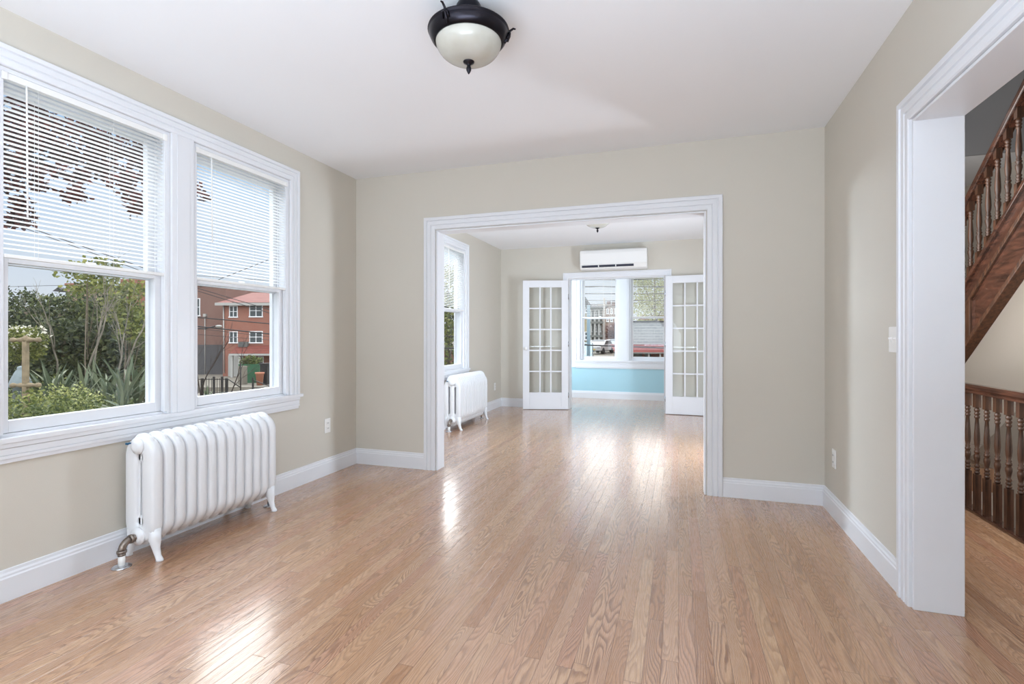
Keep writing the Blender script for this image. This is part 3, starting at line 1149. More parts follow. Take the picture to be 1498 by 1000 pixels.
        mb.build('supply_pipe', CHROME, root)
    return root


radiator('radiator', (-2.672, 1.838, 0), 13, .0632, 2, 'white cast iron radiator under the near left windows', depth=.205, height=.617)
radiator('radiator', (-2.672, 5.535, 0), 18, .051, 3, 'white cast iron radiator in the far room below its side window', depth=.215, height=.617)


# ---------------------------------------------------------------- ceiling lights
def ceiling_light(loc, label, rot=0.0):
    """loc at the ceiling; the lamp hangs down"""
    root = empty('ceiling_light', loc, rot)
    tag(root, label, 'ceiling light', 'dark bronze bowl ceiling lights')
    MB().lathe([(.046, 0), (.052, -.010), (.056, -.030), (.058, -.055), (.055, -.070), (.047, -.082), (.034, -.086)], seg=40).build('canopy', BRONZE, root)
    MB().lathe([(.034, -.078), (.055, -.084), (.130, -.094), (.156, -.102), (.168, -.110), (.170, -.116), (.164, -.120), (.166, -.126), (.156, -.146), (.149, -.155), (.142, -.161), (.136, -.161), (.136, -.148), (.143, -.128), (.06, -.10)], seg=64).build('ring', BRONZE, root)
    prof = []
    for k in range(15):
        a = PI / 2 * k / 14
        prof.append((.137 * math.cos(a) ** .85 if k < 14 else .004, -.155 - .086 * math.sin(a)))
    MB().lathe(prof, seg=64).build('glass_bowl', DOME, root)
    MB().lathe([(.020, -.236), (.024, -.240), (.022, -.245), (.012, -.250), (.007, -.256), (.009, -.262), (.011, -.268), (.010, -.276), (.005, -.286), (.001, -.292)], seg=20).build('finial', BRONZE, root)
    for k in range(3):
        a = 2 * PI * k / 3
        M = Matrix.Rotation(a, 4, 'Z')
        mb = MB()
        mb.tube([(.148, 0, -.158), (.162, 0, -.140), (.168, 0, -.122), (.172, 0, -.108), (.186, 0, -.098), (.196, 0, -.100)], [.006, .007, .006, .005, .0045, .003], 8, M=M)
        mb.tube([(.162, -.012, -.146), (.172, -.012, -.124), (.172, .012, -.124), (.162, .012, -.146)], .004, 6, M=M)
        mb.build('arm', BRONZE, root)
    return root


ceiling_light((-.833, 1.965, H), 'dark bronze ceiling light with frosted glass bowl in the near room', math.radians(20))
ceiling_light((-.815, 5.40, H), 'bowl ceiling light in the far room, seen through the wide opening', math.radians(70))


# ---------------------------------------------------------------- mini split unit
ac = empty('air_conditioner', (-1.395, YF, 2.105))
tag(ac, 'white wall mounted air conditioner above the french doorway', 'air conditioner')
mb = MB()
Wd, Hh, Dd = .965, .290, .20
poly = [(0, 0), (-.12, 0), (-.165, .012), (-.185, .05), (-.20, .075), (-Dd, .24), (-.19, .275), (-.16, Hh), (0, Hh)]
mb.prism(poly, 0, 0, Wd)
mb.build('housing', METALW, ac, bevel=.006)
mb = MB()
mb.prism([(-.196, .078), (-.204, .080), (-.206, .235), (-.196, .262)], 0, .02, Wd - .02)
mb.build('front_panel', METALW, ac, bevel=.003)
mb = MB()
mb.prism([(-.176, .030), (-.190, .034), (-.200, .060), (-.190, .062)], 0, .03, .78)
mb.build('air_slot', DARK, ac)
for x in (.27, .52):
    MB().box((x, -.202, .032), (x + .012, -.185, .060)).build('slot_divider', METALW, ac)


# ---------------------------------------------------------------- outlets and switch
def outlet(loc, rz, label, kind='outlet'):
    """local: plate in xz plane facing -y"""
    root = empty('wall_switch' if kind == 'switch' else 'wall_outlet', loc, rz)
    tag(root, label, 'light switch' if kind == 'switch' else 'outlet', None)
    w = .058 if kind == 'switch' else .036
    mb = MB().box((-w, -.006, -.058), (w, 0, .058))
    mb.build('cover_plate', METALW, root, bevel=.003)
    if kind == 'switch':
        for x in (-.023, .023):
            m = MB().box((x - .005, -.010, -.012), (x + .005, -.006, .012))
            m.box((x - .004, -.018, .001), (x + .004, -.010, .010))
            m.build('toggle', METALW, root)
    else:
        for z in (-.021, .021):
            o = MB().box((-.016, -.009, z - .014), (.016, -.006, z + .014)).build('socket', METALW, root, bevel=.003)
            MB().box((-.008, -.0098, z - .004), (-.005, -.009, z + .006)).box((.005, -.0098, z - .004), (.008, -.009, z + .006)).build('slot', SOCK, o)
    return root


LW = PI / 2     # facing +X (left wall)
p = (XL, 3.46, .395)
outlet(p, LW, 'white outlet on the left wall between radiator and corner')
outlet((XR, 3.625, .36), -LW, 'white outlet low on the right wall near the corner')
outlet((XR, 2.695, 1.105), -LW, 'white double light switch beside the right hand doorway casing', 'switch')
outlet((XL, 7.06, .35), LW, 'white outlet in the far room just past the radiator')
outlet((XL, 7.42, .34), LW, 'white outlet in the far room nearest its front corner')


# ---------------------------------------------------------------- stairs
def baluster(z0, z1, b0, b1, m):
    """turned baluster: square blocks below b0 and above b1"""
    mb = MB()
    s = .0155
    mb.box((-s, -s, z0), (s, s, b0)); mb.box((-s, -s, b1), (s, s, z1))
    L = b1 - b0
    pr = [(0, .012), (.02, .017), (.035, .017), (.045, .011), (.06, .016), (.08, .017), (.095, .011), (.11, .015), (.13, .016), (.145, .011),
          (.18, .013), (.24, .0185), (.28, .0185), (.31, .012), (.325, .017), (.345, .017), (.36, .012), (.38, .015), (.395, .011), (.45, .0155), (.52, .0175), (.60, .0165), (.72, .0135),
          (.83, .0105), (.845, .015), (.865, .016), (.88, .011), (.895, .016), (.915, .017), (.93, .011), (.945, .016), (.97, .0175), (.985, .013), (1, .012)]
    mb.lathe([(r_ * .88, b0 + t * L) for t, r_ in pr], seg=14)
    return mb


rail = empty('stair_guard_rail', (1.80, 0, 0))
tag(rail, 'dark stained oak guard rail with turned balusters along the hall floor', 'railing')
hp = [(-.030, .757), (.030, .757), (.030, .768), (.022, .776), (.033, .784), (.033, .800), (.022, .812), (-.022, .812), (-.033, .800), (-.033, .784), (-.022, .776), (-.030, .768)]
MB().prism(hp, 1, 1.9, 5.3).build('handrail', DWOODH, rail)
MB().box((-.035, 1.9, 0), (.035, 5.3, .020)).build('floor_rail', DWOODH, rail, bevel=.005)
b0 = baluster(.02, .757, .245, .668, DWOOD).build('baluster', DWOOD, rail)
y = 3.552 - .1092 * 14
k = 0
ys = [3.552 + .1092 * i for i in range(-14, 16)]
for i, yy in enumerate(ys):
    o = b0 if i == 0 else b0.copy()
    if i:
        col.objects.link(o); o.parent = rail
    o.location = (0, yy, 0)
for yy in (1.86, 5.33):
    mb = MB()
    mb.box((-.045, yy - .045, 0), (.045, yy + .045, .85)); mb.box((-.055, yy - .055, .85), (.055, yy + .055, .87)); mb.box((-.03, yy - .03, .87), (.03, yy + .03, .90))
    mb.build('newel_post', DWOOD, rail, bevel=.004)

SL = .812
zt = lambda y: 1.294 + (4.317 - y) * SL       # top of stringer at X 1.82
st = empty('staircase', (0, 0, 0))
tag(st, 'oak staircase flight rising toward the camera above the guard rail', 'staircase')
ya, yb = 5.75, 2.15
MB().prism([(ya, zt(ya) - .42 + .0), (yb, zt(yb) - .42), (yb, zt(yb)), (ya, zt(ya))], 0, 1.805, 1.838).build('stringer', DWOODH, st)
MB().prism([(ya, zt(ya) - .008), (yb, zt(yb) - .008), (yb, zt(yb) + .026), (ya, zt(ya) + .026)], 0, 1.785, 1.86).build('stringer_cap', DWOODH, st, bevel=.004)
MB().prism([(ya, zt(ya) - .150), (yb, zt(yb) - .150), (yb, zt(yb) - .118), (ya, zt(ya) - .118)], 0, 1.790, 1.806).build('stringer_moulding', DWOOD, st, bevel=.003)
MB().prism([(ya, zt(ya) - .43), (yb, zt(yb) - .43), (yb, zt(yb) - .395), (ya, zt(ya) - .395)], 0, 1.780, 1.845).build('stringer_base_moulding', DWOOD, st, bevel=.003)
for yv in (4.08, 5.2, 2.95):
    MB().prism([(yv - .022, zt(yv - .022) - .395), (yv + .022, zt(yv + .022) - .395), (yv + .022, zt(yv + .022) - .150), (yv - .022, zt(yv - .022) - .150)], 0, 1.790, 1.806).build('panel_stile', DWOOD, st, bevel=.002)
zh = lambda y: 1.875 + (4.317 - y) * SL
yc = [(-.032, -.045), (.032, -.045), (.034, -.01), (.022, .0), (-.022, .0), (-.034, -.01)]
vs = []
for yy in (ya, yb):
    for x, z in yc:
        vs.append((1.82 + x, yy, zh(yy) + z * 1.25))
MB().add(vs, [tuple(range(6)), tuple(range(6, 12))] + [(k, (k + 1) % 6, 6 + (k + 1) % 6, 6 + k) for k in range(6)]).build('handrail', DWOODH, st, bevel=.006)
L = zh(0) - zt(0)
ub = baluster(-.02, L - .03, .085, L - .13, DWOOD).build('baluster', DWOOD, st)
for i in range(-1, 22):
    yy = 3.61 + .0995 * (i - 9)
    if yy > 5.6 or yy < 2.25:
        continue
    o = ub if i == -1 or (ub.location.y == 0) else ub.copy()
    if o is not ub:
        col.objects.link(o); o.parent = st
    o.location = (1.82, yy, zt(yy) + .026)
run = .246; rise = run * SL
for i in range(15):
    y0 = 5.75 - run * i
    z1 = rise * (i + 1)
    if z1 > 2.75:
        break
    MB().box((1.838, y0 - run, z1 - .028), (2.528, y0 + .025, z1)).build('tread', DWOODH, st, bevel=.005)
    MB().box((1.838, y0 - .018, z1 - rise), (2.528, y0, z1 - .028)).build('riser', W, st)
nst = 13
MB().prism([(5.75, -.0), (5.75 - run * nst, rise * nst - .10), (5.75 - run * nst, rise * nst - .135), (5.78 - .05, -.0)], 0, 1.838, 2.528).build('soffit', HALLW, st)

ds = empty('lower_staircase', (0, 0, 0))
tag(ds, 'warm oak stair going down behind the guard rail balusters', 'staircase')
for i in range(11):
    y0 = 2.35 + run * i
    z1 = -.2 * (i + 1)
    MB().box((1.802, y0 - .02, z1 - .03), (2.528, y0 + run, z1)).build('tread', MWOOD, ds, bevel=.004)
    MB().box((1.802, y0 - .018, z1), (2.528, y0, z1 + .17)).build('riser', MWOOD, ds)
MB().prism([(1.6, -.6), (1.6, .035), (3.95, .035), (5.2, -.75), (5.2, -2.4)], 0, 2.505, 2.529).build('wall_skirt', MWOOD, ds)
MB().box((2.49, 1.6, .02), (2.529, 3.97, .045)).build('skirt_cap', MWOOD, ds, bevel=.004)

# ================================================================ OUTSIDE
def terrain_z(x, y):
    d = math.hypot(x, y)
    az = math.degrees(math.atan2(-x, y))
    f = min(1, max(0, (az - 22) / 8.0)); f = f * f * (3 - 2 * f)
    left = -1.05 - 2.55 * min(1, max(0, (d - 9) / 36))
    front = -.78
    return front + (left - front) * f


gx = [-160, -120, -90, -75, -65, -58, -52, -46, -40, -35, -30, -26, -22, -19, -16, -13, -11, -9, -7, -5, -2.95, 2.65, 6, 12, 20, 30, 45, 70, 110, 160]
gy = [-60, -30, -15, -8, -1.75, 3, 6, 9.4, 12, 15, 18, 21, 25, 30, 35, 40, 46, 52, 58, 65, 75, 90, 110, 140, 180, 240]
vs = []; fs = []
for j, yv in enumerate(gy):
    for i, xv in enumerate(gx):
        vs.append((xv, yv, terrain_z(xv, yv)))
for j in range(len(gy) - 1):
    for i in range(len(gx) - 1):
        if gx[i] >= -2.95 and gx[i + 1] <= 2.65 and gy[j] >= -1.75 and gy[j + 1] <= 9.4:
            continue
        n = len(gx)
        fs.append((j * n + i, j * n + i + 1, (j + 1) * n + i + 1, (j + 1) * n + i))
g = raw_build('ground', vs, fs, CONC)
g['kind'] = 'structure'
random.seed(4)


def gz(p):
    return terrain_z(p[0], p[1])


def slab_path(name, m, pts, dz=.03):
    """flat patch draped on the ground through px points"""
    vs = [(p[0], p[1], gz(p) + dz) for p in pts]
    o = raw_build(name, vs, [tuple(range(len(vs)))], m)
    o['kind'] = 'structure'
    return o


def leaf_cloud(name, m, blobs, n, size, parent, seed=0, shell=.55, aspect=1.6, up=.3):
    """leaves as small folded diamonds scattered in a shell of each ellipsoid blob (c, (rx,ry,rz))"""
    rnd = random.Random(seed)
    vs = []; fs = []
    tot = sum(b[1][0] * b[1][2] for b in blobs)
    for c, r in blobs:
        cnt = int(n * r[0] * r[2] / tot)
        for _ in range(cnt):
            while True:
                d = Vector((rnd.uniform(-1, 1), rnd.uniform(-1, 1), rnd.uniform(-1, 1)))
                if .05 < d.length < 1:
                    break
            rr = (shell + (1 - shell) * rnd.random() ** .6)
            d = d.normalized()
            lump = 1 + .16 * math.sin(d.x * 7 + seed) * math.sin(d.y * 8 + 2 * seed) + .12 * math.sin(d.z * 11 + seed * 3)
            p = Vector((c[0] + d.x * r[0] * rr * lump, c[1] + d.y * r[1] * rr * lump, c[2] + d.z * r[2] * rr * lump))
            a = Vector((rnd.gauss(0, 1), rnd.gauss(0, 1), rnd.gauss(0, 1) * .6 + up)) + d * .6
            a.normalize()
            b = a.cross(Vector((rnd.gauss(0, 1), rnd.gauss(0, 1), rnd.gauss(0, 1))))
            if b.length < .05:
                continue
            b.normalize()
            s = size * rnd.uniform(.6, 1.35)
            nn = a.cross(b) * s * .18
            i = len(vs)
            vs += [tuple(p), tuple(p + a * s * aspect * .5 + b * s * .5 + nn), tuple(p + a * s * aspect), tuple(p + a * s * aspect * .5 - b * s * .5 + nn)]
            fs += [(i, i + 1, i + 2), (i, i + 2, i + 3)]
    return raw_build(name, vs, fs, m, parent)


def branches(mb, p, d, length, r, depth, rnd, spread=.5, tips=None):
    pts = [Vector(p)]
    d = Vector(d).normalized()
    rad = [r]
    n = 4
    for i in range(n):
        d = (d + Vector((rnd.gauss(0, .1), rnd.gauss(0, .1), rnd.gauss(.02, .06)))).normalized()
        pts.append(pts[-1] + d * length / n)
        rad.append(r * (1 - .45 * (i + 1) / n))
    mb.tube(pts, rad, 6)
    if tips is not None:
        tips.append(pts[-1])
    if depth > 0:
        for k in range(3):
            q = pts[2 + k % 3]
            dd = (d + Vector((rnd.gauss(0, spread), rnd.gauss(0, spread), rnd.gauss(.15, spread * .5)))).normalized()
            branches(mb, q, dd, length * .62, r * .5, depth - 1, rnd, spread, tips)


def tree(name, base, label, cat, m, blobs, n, size, seed, group=None, barkm=BARK, trunk_r=.09, shell=.55, core=True):
    root = empty(name, (base[0], base[1], gz(base)))
    tag(root, label, cat, group)
    o = leaf_cloud('foliage', m, [((c[0], c[1], c[2]), r) for c, r in blobs], n, size, root, seed, shell)
    top = max(c[2] for c, r in blobs)
    mb = MB()
    rnd = random.Random(seed)
    mb.tube([(0, 0, -.1), (rnd.gauss(0, .05), rnd.gauss(0, .05), top * .5), (blobs[0][0][0] * .5, blobs[0][0][1] * .5, top)], [trunk_r, trunk_r * .8, trunk_r * .4], 8)
    for c, r in blobs:
        mb.tube([(0, 0, max(.15, min(c[2], top) * .55)), (c[0] * .6, c[1] * .6, c[2] * .85), c], [trunk_r * .5, trunk_r * .4, trunk_r * .2], 6)
    mb.build('trunk', barkm, root)
    return root


# ---- garden trees beyond the near window
ev = [(10, 424, 18, 1.25), (38, 426, 15.5, 1.1), (62, 432, 19, 1.3), (88, 430, 16.5, 1.15), (112, 424, 19, 1.3), (140, 410, 17.5, 1.25), (163, 424, 15, .95), (182, 418, 19, 1.0), (92, 470, 12.5, .85), (150, 462, 12.8, .85), (50, 468, 13, .9)]
evl = ['dense dark evergreen at the left frame of the near window', 'dark evergreen behind the white flowering shrub', 'dark evergreen right of the flowering shrub, under the thin cable', 'dark evergreen under the distant spire',
       'dark evergreen left of the forked slim tree', 'tallest yellowish evergreen in the garden hedge, behind the slim trees', 'dark evergreen behind the leaning bare trees', 'yellowish evergreen in front of the distant red roof',
       'lower dark evergreen behind the left sword leaves', 'lower dark evergreen behind the middle sword leaves', 'lower dark evergreen just right of the stone post']
for i, (px, py, k, r) in enumerate(ev):
    top = at(px, py, k)
    g0 = gz(top)
    h = top.z - g0
    bl = [((0, 0, h * .86), (r * .6, r * .6, h * .15)), ((r * .2, .1, h * .45), (r, r, h * .42)), ((-r * .2, -.1, h * .40), (r, r, h * .38)), ((0, .1, h * .66), (r * .85, r * .85, h * .25))]
    tree('evergreen_tree', top, evl[i], 'tree', LMID if i in (5, 7, 2) else LDARK, bl, 7000, .075, 10 + i, 'evergreens closing the garden', trunk_r=.12, shell=.45)

# yellow-green shrub tree at the right of the near window
p = at(188, 470, 9.5)
tree('leafy_tree', p, 'yellow green young tree with drooping leaf sprays by right window frame', 'tree', LYEL,
     [((0, 0, p.z - gz(p) + .1), (.32, .4, .18)), ((.1, .2, p.z - gz(p) - .2), (.35, .4, .12)), ((-.12, -.1, p.z - gz(p) + .35), (.28, .3, .14)), ((.15, 0, p.z - gz(p) + .55), (.2, .3, .1))], 800, .055, 33, barkm=BARK, trunk_r=.014, shell=.2)
p = at(128, 398, 12)
tree('leafy_tree', p, 'tall sparse yellow green tree reaching the sky left of centre in near window', 'tree', LYEL,
     [((0, 0, p.z - gz(p)), (.6, .6, .22)), ((-.3, .2, p.z - gz(p) - .35), (.4, .5, .15)), ((.8, .2, p.z - gz(p) - .3), (.45, .5, .2)), ((.5, 0, p.z - gz(p) + .15), (.35, .4, .15))], 900, .065, 34, barkm=BARK, trunk_r=.018, shell=.15)

# slim pale trees
for i, (px, py, k, h, lean, lab) in enumerate([(84, 545, 9.0, 2.0, .05, 'slim pale trunked bare tree standing left, above the sword leaves'),
                                      (127, 545, 8.6, 2.6, .22, 'taller slim pale tree with a forked top in the middle of the garden'),
                                      (136, 545, 8.9, 2.3, .12, 'slim pale tree close right of the taller forked one'),
                                      (172, 560, 8.0, 2.0, .35, 'leaning thin bare tree at right of the garden view'),
                                      (184, 540, 8.2, 1.7, .30, 'thin leaning bare tree beneath the yellow green leaf sprays')]):
    p = at(px, py, k)
    root = empty('slim_tree', (p.x, p.y, gz(p)))
    tag(root, lab, 'tree')
    mb = MB(); rnd = random.Random(50 + i)
    base_h = p.z - gz(p)
    mb.tube([(0, 0, -.1), (0, 0, base_h)], [.022, .017], 8)
    branches(mb, (0, 0, base_h), (math.cos(YAW) * lean, math.sin(YAW) * lean, 1), h * .40, .017, 3, rnd, .35)
    mb.build('trunk', PALEBARK, root)

# sword-leaved plants
def sword_plant(px, py, k, n, h, seed, label):
    p = at(px, py, k)
    root = empty('sword_leaf_plant', (p.x, p.y, gz(p)))
    tag(root, label, 'plant', 'sword leaved plants in the garden')
    rnd = random.Random(seed)
    vs = []; fs = []
    z0 = p.z - gz(p)
    for _ in range(n):
        a = rnd.uniform(0, 2 * PI); el = rnd.uniform(.25, 1.45)
        L = h * rnd.uniform(.6, 1.1)
        d = Vector((math.cos(a) * math.cos(el), math.sin(a) * math.cos(el), math.sin(el)))
        side = Vector((-math.sin(a), math.cos(a), 0))
        q = Vector((0, 0, z0 * rnd.uniform(.75, 1.0)))
        w0 = .028 * rnd.uniform(.8, 1.3)
        prev = None
        S = 6
        for s in range(S + 1):
            t = s / S
            w = w0 * (1 - t) ** .6 * (1 if s else .6)
            up = d.cross(side) * w * .35
            ids = len(vs)
            vs += [tuple(q + side * w + up), tuple(q), tuple(q - side * w + up)]
            if prev is not None:
                fs += [(prev, prev + 1, ids + 1, ids), (prev + 1, prev + 2, ids + 2, ids + 1)]
            prev = ids
            q = q + d * L / S
            d = (d + Vector((0, 0, -.10 * t * (1.4 - el)))).normalized()
    raw_build('leaves', vs, fs, LBLADE, root)
    MB().tube([(0, 0, -.05), (.01, 0, z0 * .8)], .035, 8).build('stem', BARK, root)


sp = [(75, 562, 7.2, 26, .55, 'sword leaved plant standing left, below the slim pale tree'), (95, 565, 7.6, 22, .5, 'sword leaved plant just right of the leftmost one'),
      (122, 568, 7.0, 22, .5, 'sword leaved plant below the forked slim tree'), (140, 560, 7.4, 24, .55, 'sword leaved plant in the middle with upright centre leaf'),
      (160, 575, 6.4, 24, .5, 'sword leaved plant with yellowed tips under the leaning tree'), (182, 572, 5.6, 28, .55, 'largest sword leaved plant at the right of the garden'),
      (200, 575, 5.9, 26, .6, 'sword leaved plant against the right window frame'), (178, 596, 5.0, 20, .4, 'drooping pale sword leaved plant low at the right sill')]
for i, (px, py, k, n, h, lab) in enumerate(sp):
    sword_plant(px, py, k, n, h, 70 + i, lab)

# low shrubs
sh = [(35, 590, 5.6, .38, LYEL, 'bright green leafy shrub under the stone post'), (68, 585, 6.4, .36, LMID, 'low leafy shrub right of the stone post'), (98, 574, 6.6, .34, LPALE, 'yellow green shrub under the left sword leaves'),
      (120, 592, 5.6, .34, LMID, 'low mixed shrub near the sill in the middle'), (146, 590, 5.9, .32, LPALE, 'pale yellow green shrub in front of the middle sword plant'), (80, 607, 5.0, .34, LMID, 'lowest shrub at the sill, left half'),
      (160, 602, 5.2, .3, LMID, 'low shrub at the sill, right half'), (20, 607, 5.0, .35, LMID, 'shrub at the lower left corner of the near window'), (60, 560, 7.6, .35, LMID, 'dark leafy shrub behind the stone post')]
for i, (px, py, k, r, m, lab) in enumerate(sh):
    p = at(px, py + 16, k)
    h = p.z - gz(p)
    tree('shrub', p, lab, 'shrub', m, [((0, 0, h), (r * 1.25, r * 1.2, r * .75)), ((0, 0, h * .55), (r, r, h * .5)), ((r * .8, .2, h * .85), (r * .8, r * .8, r * .6)), ((-r * .8, -.2, h * .8), (r * .8, r * .8, r * .6))], 3000, .026, 90 + i, 'garden shrubs', trunk_r=.02, shell=.3)

# white flowering shrub
p = at(32, 490, 8.6)
h = p.z - gz(p)
fl = tree('flowering_shrub', p, 'round shrub with white flowers behind the stone post', 'shrub', LYEL, [((0, 0, h - .08), (.30, .32, .20)), ((0, 0, h - .28), (.26, .28, .16))], 2600, .030, 121, trunk_r=.03)
leaf_cloud('flowers', FLOWER, [((0, 0, h - .04), (.31, .33, .20))], 170, .034, fl, 122, .9)

# stone post with ball ended cross bars
p = at(37.5, 497, 6.3)
post = empty('garden_post', (p.x, p.y, gz(p)), YAW + .1)
tag(post, 'weathered stone post with two ball ended crossbars in the garden', 'garden post')
h = p.z - gz(p)
MB().box((-.026, -.026, -.05), (.026, .026, h + .02)).build('shaft', STONE, post, bevel=.006)
for z in (h, h - .56):
    mb = MB()
    M = Matrix.Translation((0, 0, z)) @ Matrix.Rotation(PI / 2, 4, 'Y')
    mb.lathe([(.006, -.17), (.026, -.165), (.032, -.145), (.026, -.12), (.018, -.11), (.020, -.09), (.030, -.06), (.032, 0), (.030, .06), (.020, .09), (.018, .11), (.026, .12), (.032, .145), (.026, .165), (.006, .17)], M=M, seg=14)
    mb.build('crossbar', STONE, post)
MB().lathe([(.005, -.045), (.035, -.025), (.044, 0), (.035, .025), (.005, .045)], (0, -.0, h + .01), 16).build('ball_finial', STONE, post)
# pale statue behind it
p = at(30, 560, 7.0)
sz = p.z - gz(p)
stt = MB().lathe([(.08, -.05), (.08, sz - .06), (.125, sz - .05), (.12, sz + .0), (.10, sz + .06), (.075, sz + .12), (.055, sz + .165), (.035, sz + .185), (.04, sz + .205), (.03, sz + .225), (.006, sz + .235)], seg=18).build('garden_statue', STATUE)
stt.location = (p.x, p.y, gz(p))
tag(stt, 'small pale blue white statue behind the stone garden post', 'statue')

# maroon leaved tree, its crown hanging across the upper window
rt = at(-160, 500, 7.5)
root = empty('maroon_tree', (rt.x, rt.y, gz(rt)))
tag(root, 'maroon leaved tree whose crown hangs behind the near window blind', 'tree')
crown = []
rnd = random.Random(5)
spots = [(22, 170), (50, 165), (80, 185), (110, 195), (140, 200), (170, 215), (200, 225), (30, 205), (60, 215), (92, 225), (122, 235), (150, 245), (180, 250), (205, 262), (25, 240), (50, 250), (85, 255), (112, 262), (190, 280), (172, 272), (200, 300), (105, 285), (118, 290), (24, 270), (26, 298), (40, 312), (20, 318), (60, 268), (292, 275), (298, 285), (285, 268), (205, 310), (150, 222), (75, 150), (40, 148), (10, 200), (0, 260), (-20, 180), (230, 240), (225, 275), (210, 200), (250, 215)]
loc = Vector((rt.x, rt.y, gz(rt)))
for px, py in spots:
    k = rnd.uniform(6.6, 8.0)
    q = at(px + rnd.uniform(-5, 5), py + rnd.uniform(-6, 6), k) - loc
    s = .18 if py < 250 else .11
    if px > 270:
        s = .05
    crown.append((q, (s * 1.25, s, s * .9)))
leaf_cloud('foliage', LRED, crown, 5200, .062, root, 7, .05, 1.4)
# crown continues above and to the left, out of the window's view
extra = [(at(60 + 40 * i, 70 - 25 * (i % 3), 7.5) - loc, (.45, .5, .4)) for i in range(-6, 6)]
leaf_cloud('foliage', LRED, extra, 3500, .07, root, 8, .1, 1.4)
mb = MB()
hub = at(-120, 230, 7.4) - loc
mb.tube([(0, 0, -.1), (.05, .05, hub.z * .5), hub], [.14, .12, .08], 10)
for q, r in crown[::3] + extra[::2]:
    mid = (hub + q) / 2 + Vector((0, 0, .15))
    mb.tube([hub, mid, q], [.035, .02, .006], 6)
mb.build('trunk', DARKBARK, root)

# ---- brick house across the way (facade parallel to the picture plane, 60 m off)
KH = 60.0
s = KH / FPX


def local_px(px, k=KH):
    return (px - 749) * k / FPX


def zpx(py, k=KH):
    return CAMZ + (CYP - py) * k / FPX


def origin(k):
    return (-math.sin(YAW) * k, math.cos(YAW) * k, 0)


def house_win(root, px0, px1, py0, py1, k, y, panes=2, frame=.09, open_mat=GLASSD):
    x0, x1, z0, z1 = local_px(px0, k), local_px(px1, k), zpx(py1, k), zpx(py0, k)
    mb = MB()
    mb.box((x0, y - .06, z0), (x0 + frame, y, z1)); mb.box((x1 - frame, y - .06, z0), (x1, y, z1))
    mb.box((x0 + frame, y - .06, z1 - frame), (x1 - frame, y, z1)); mb.box((x0 - .05, y - .12, z0 - .04), (x1 + .05, y, z0 + frame))
    for i in range(1, panes):
        xm = x0 + (x1 - x0) * i / panes
        mb.box((xm - frame / 2, y - .06, z0 + frame), (xm + frame / 2, y, z1 - frame))
    zm = (z0 + z1) / 2
    mb.box((x0 + frame, y - .05, zm - .03), (x1 - frame, y, zm + .03))
    w = mb.build('window', W, root)
    MB().box((x0 + frame * .5, y - .03, z0 + frame * .5), (x1 - frame * .5, y + .0, z1 - frame * .5)).build('pane', open_mat, w)
    return w


hs = empty('brick_house', origin(KH), YAW)
tag(hs, 'red brick house with red tiled roof and white windows across the street', 'house')
zg = gz(Vector(origin(KH)) + Matrix.Rotation(YAW, 3, 'Z') @ Vector((local_px(350), 0, 0)))
hx0, hx1 = local_px(326), local_px(440)
zgr = zpx(549)
MB().box((hx0, 0, zg - .5), (hx1, 9, zpx(444))).build('wall', BRICK, hs)
# roof
ze, zr = zpx(443), zpx(424)
MB().prism([(-.5, ze - .05), (-.5, ze + .06), (4.2, zr + .05), (8.9, ze + .06), (9.4, ze - .05)], 0, hx0 + 1.3, hx1 + .4).build('roof', ROOFR, hs)
vs = [(hx0 - .5, -.5, ze), (hx0 + 1.3, -.5, ze), (hx0 + 1.3, 4.2, zr + .05), (hx0 + 1.3, 9.4, ze), (hx0 - .5, 9.4, ze)]
MB().add(vs, [(0, 1, 2), (0, 2, 4), (2, 3, 4), (0, 4, 3, 1), (1, 3, 2)]).build('roof_hip', ROOFR, hs)
MB().box((hx0 - .6, -.62, ze - .32), (hx1 + .4, -.4, ze)).build('gutter', GARAGEW, hs)
MB().tube([(hx0 + .15, -.12, ze - .3), (hx0 + .2, -.12, zgr + .3)], .07, 8).build('downpipe', GARAGEW, hs)
for a in ((335.5, 348, 447, 464), (365, 384.5, 445, 463.5), (335.5, 348, 484.5, 501.5), (365, 384.5, 484, 501.5)):
    house_win(hs, *a, KH, 0)
gar = MB()
gx0_, gx1_, gz0_, gz1_ = local_px(334), local_px(356), zgr - .1, zpx(520)
gar.box((gx0_, -.05, gz0_), (gx1_, 0.0, gz1_))
for i in range(1, 5):
    zz = gz0_ + (gz1_ - gz0_) * i / 5
    gar.box((gx0_, -.07, zz - .03), (gx1_, -.05, zz))
gar.build('garage_door', GARAGEW, hs)
MB().prism([(-1.9, zpx(517)), (-1.9, zpx(516)), (0, zpx(505)), (0, zpx(509))], 0, local_px(348), hx1).build('porch_roof', ROOFR, hs)
MB().box((local_px(348), -1.95, zpx(519)), (hx1, -1.85, zpx(516.3))).build('fascia', GARAGEW, hs)
for px in (351, 362, 376, 420):
    MB().box((local_px(px) - .12, -1.8, zg - .4), (local_px(px) + .12, -1.56, zpx(518))).build('porch_post', GARAGEW if px != 376 else BRICK, hs)
house_win(hs, 361, 374, 519, 533, KH, -.02, 2)
house_win(hs, 378, 386, 521, 536, KH, -.02, 1)
acu = empty('window_air_conditioner', origin(KH), YAW)
tag(acu, 'grey air conditioner box in the wall of the brick house', 'air conditioner')
MB().box((local_px(352), -.55, zpx(507)), (local_px(364), 0, zpx(499.5))).build('case', GREYH, acu)
gm = MB()
for i in range(5):
    zz = zpx(506) + i * .12
    gm.box((local_px(353), -.58, zz), (local_px(363), -.55, zz + .05))
gm.build('grille', GREYBASE, acu)

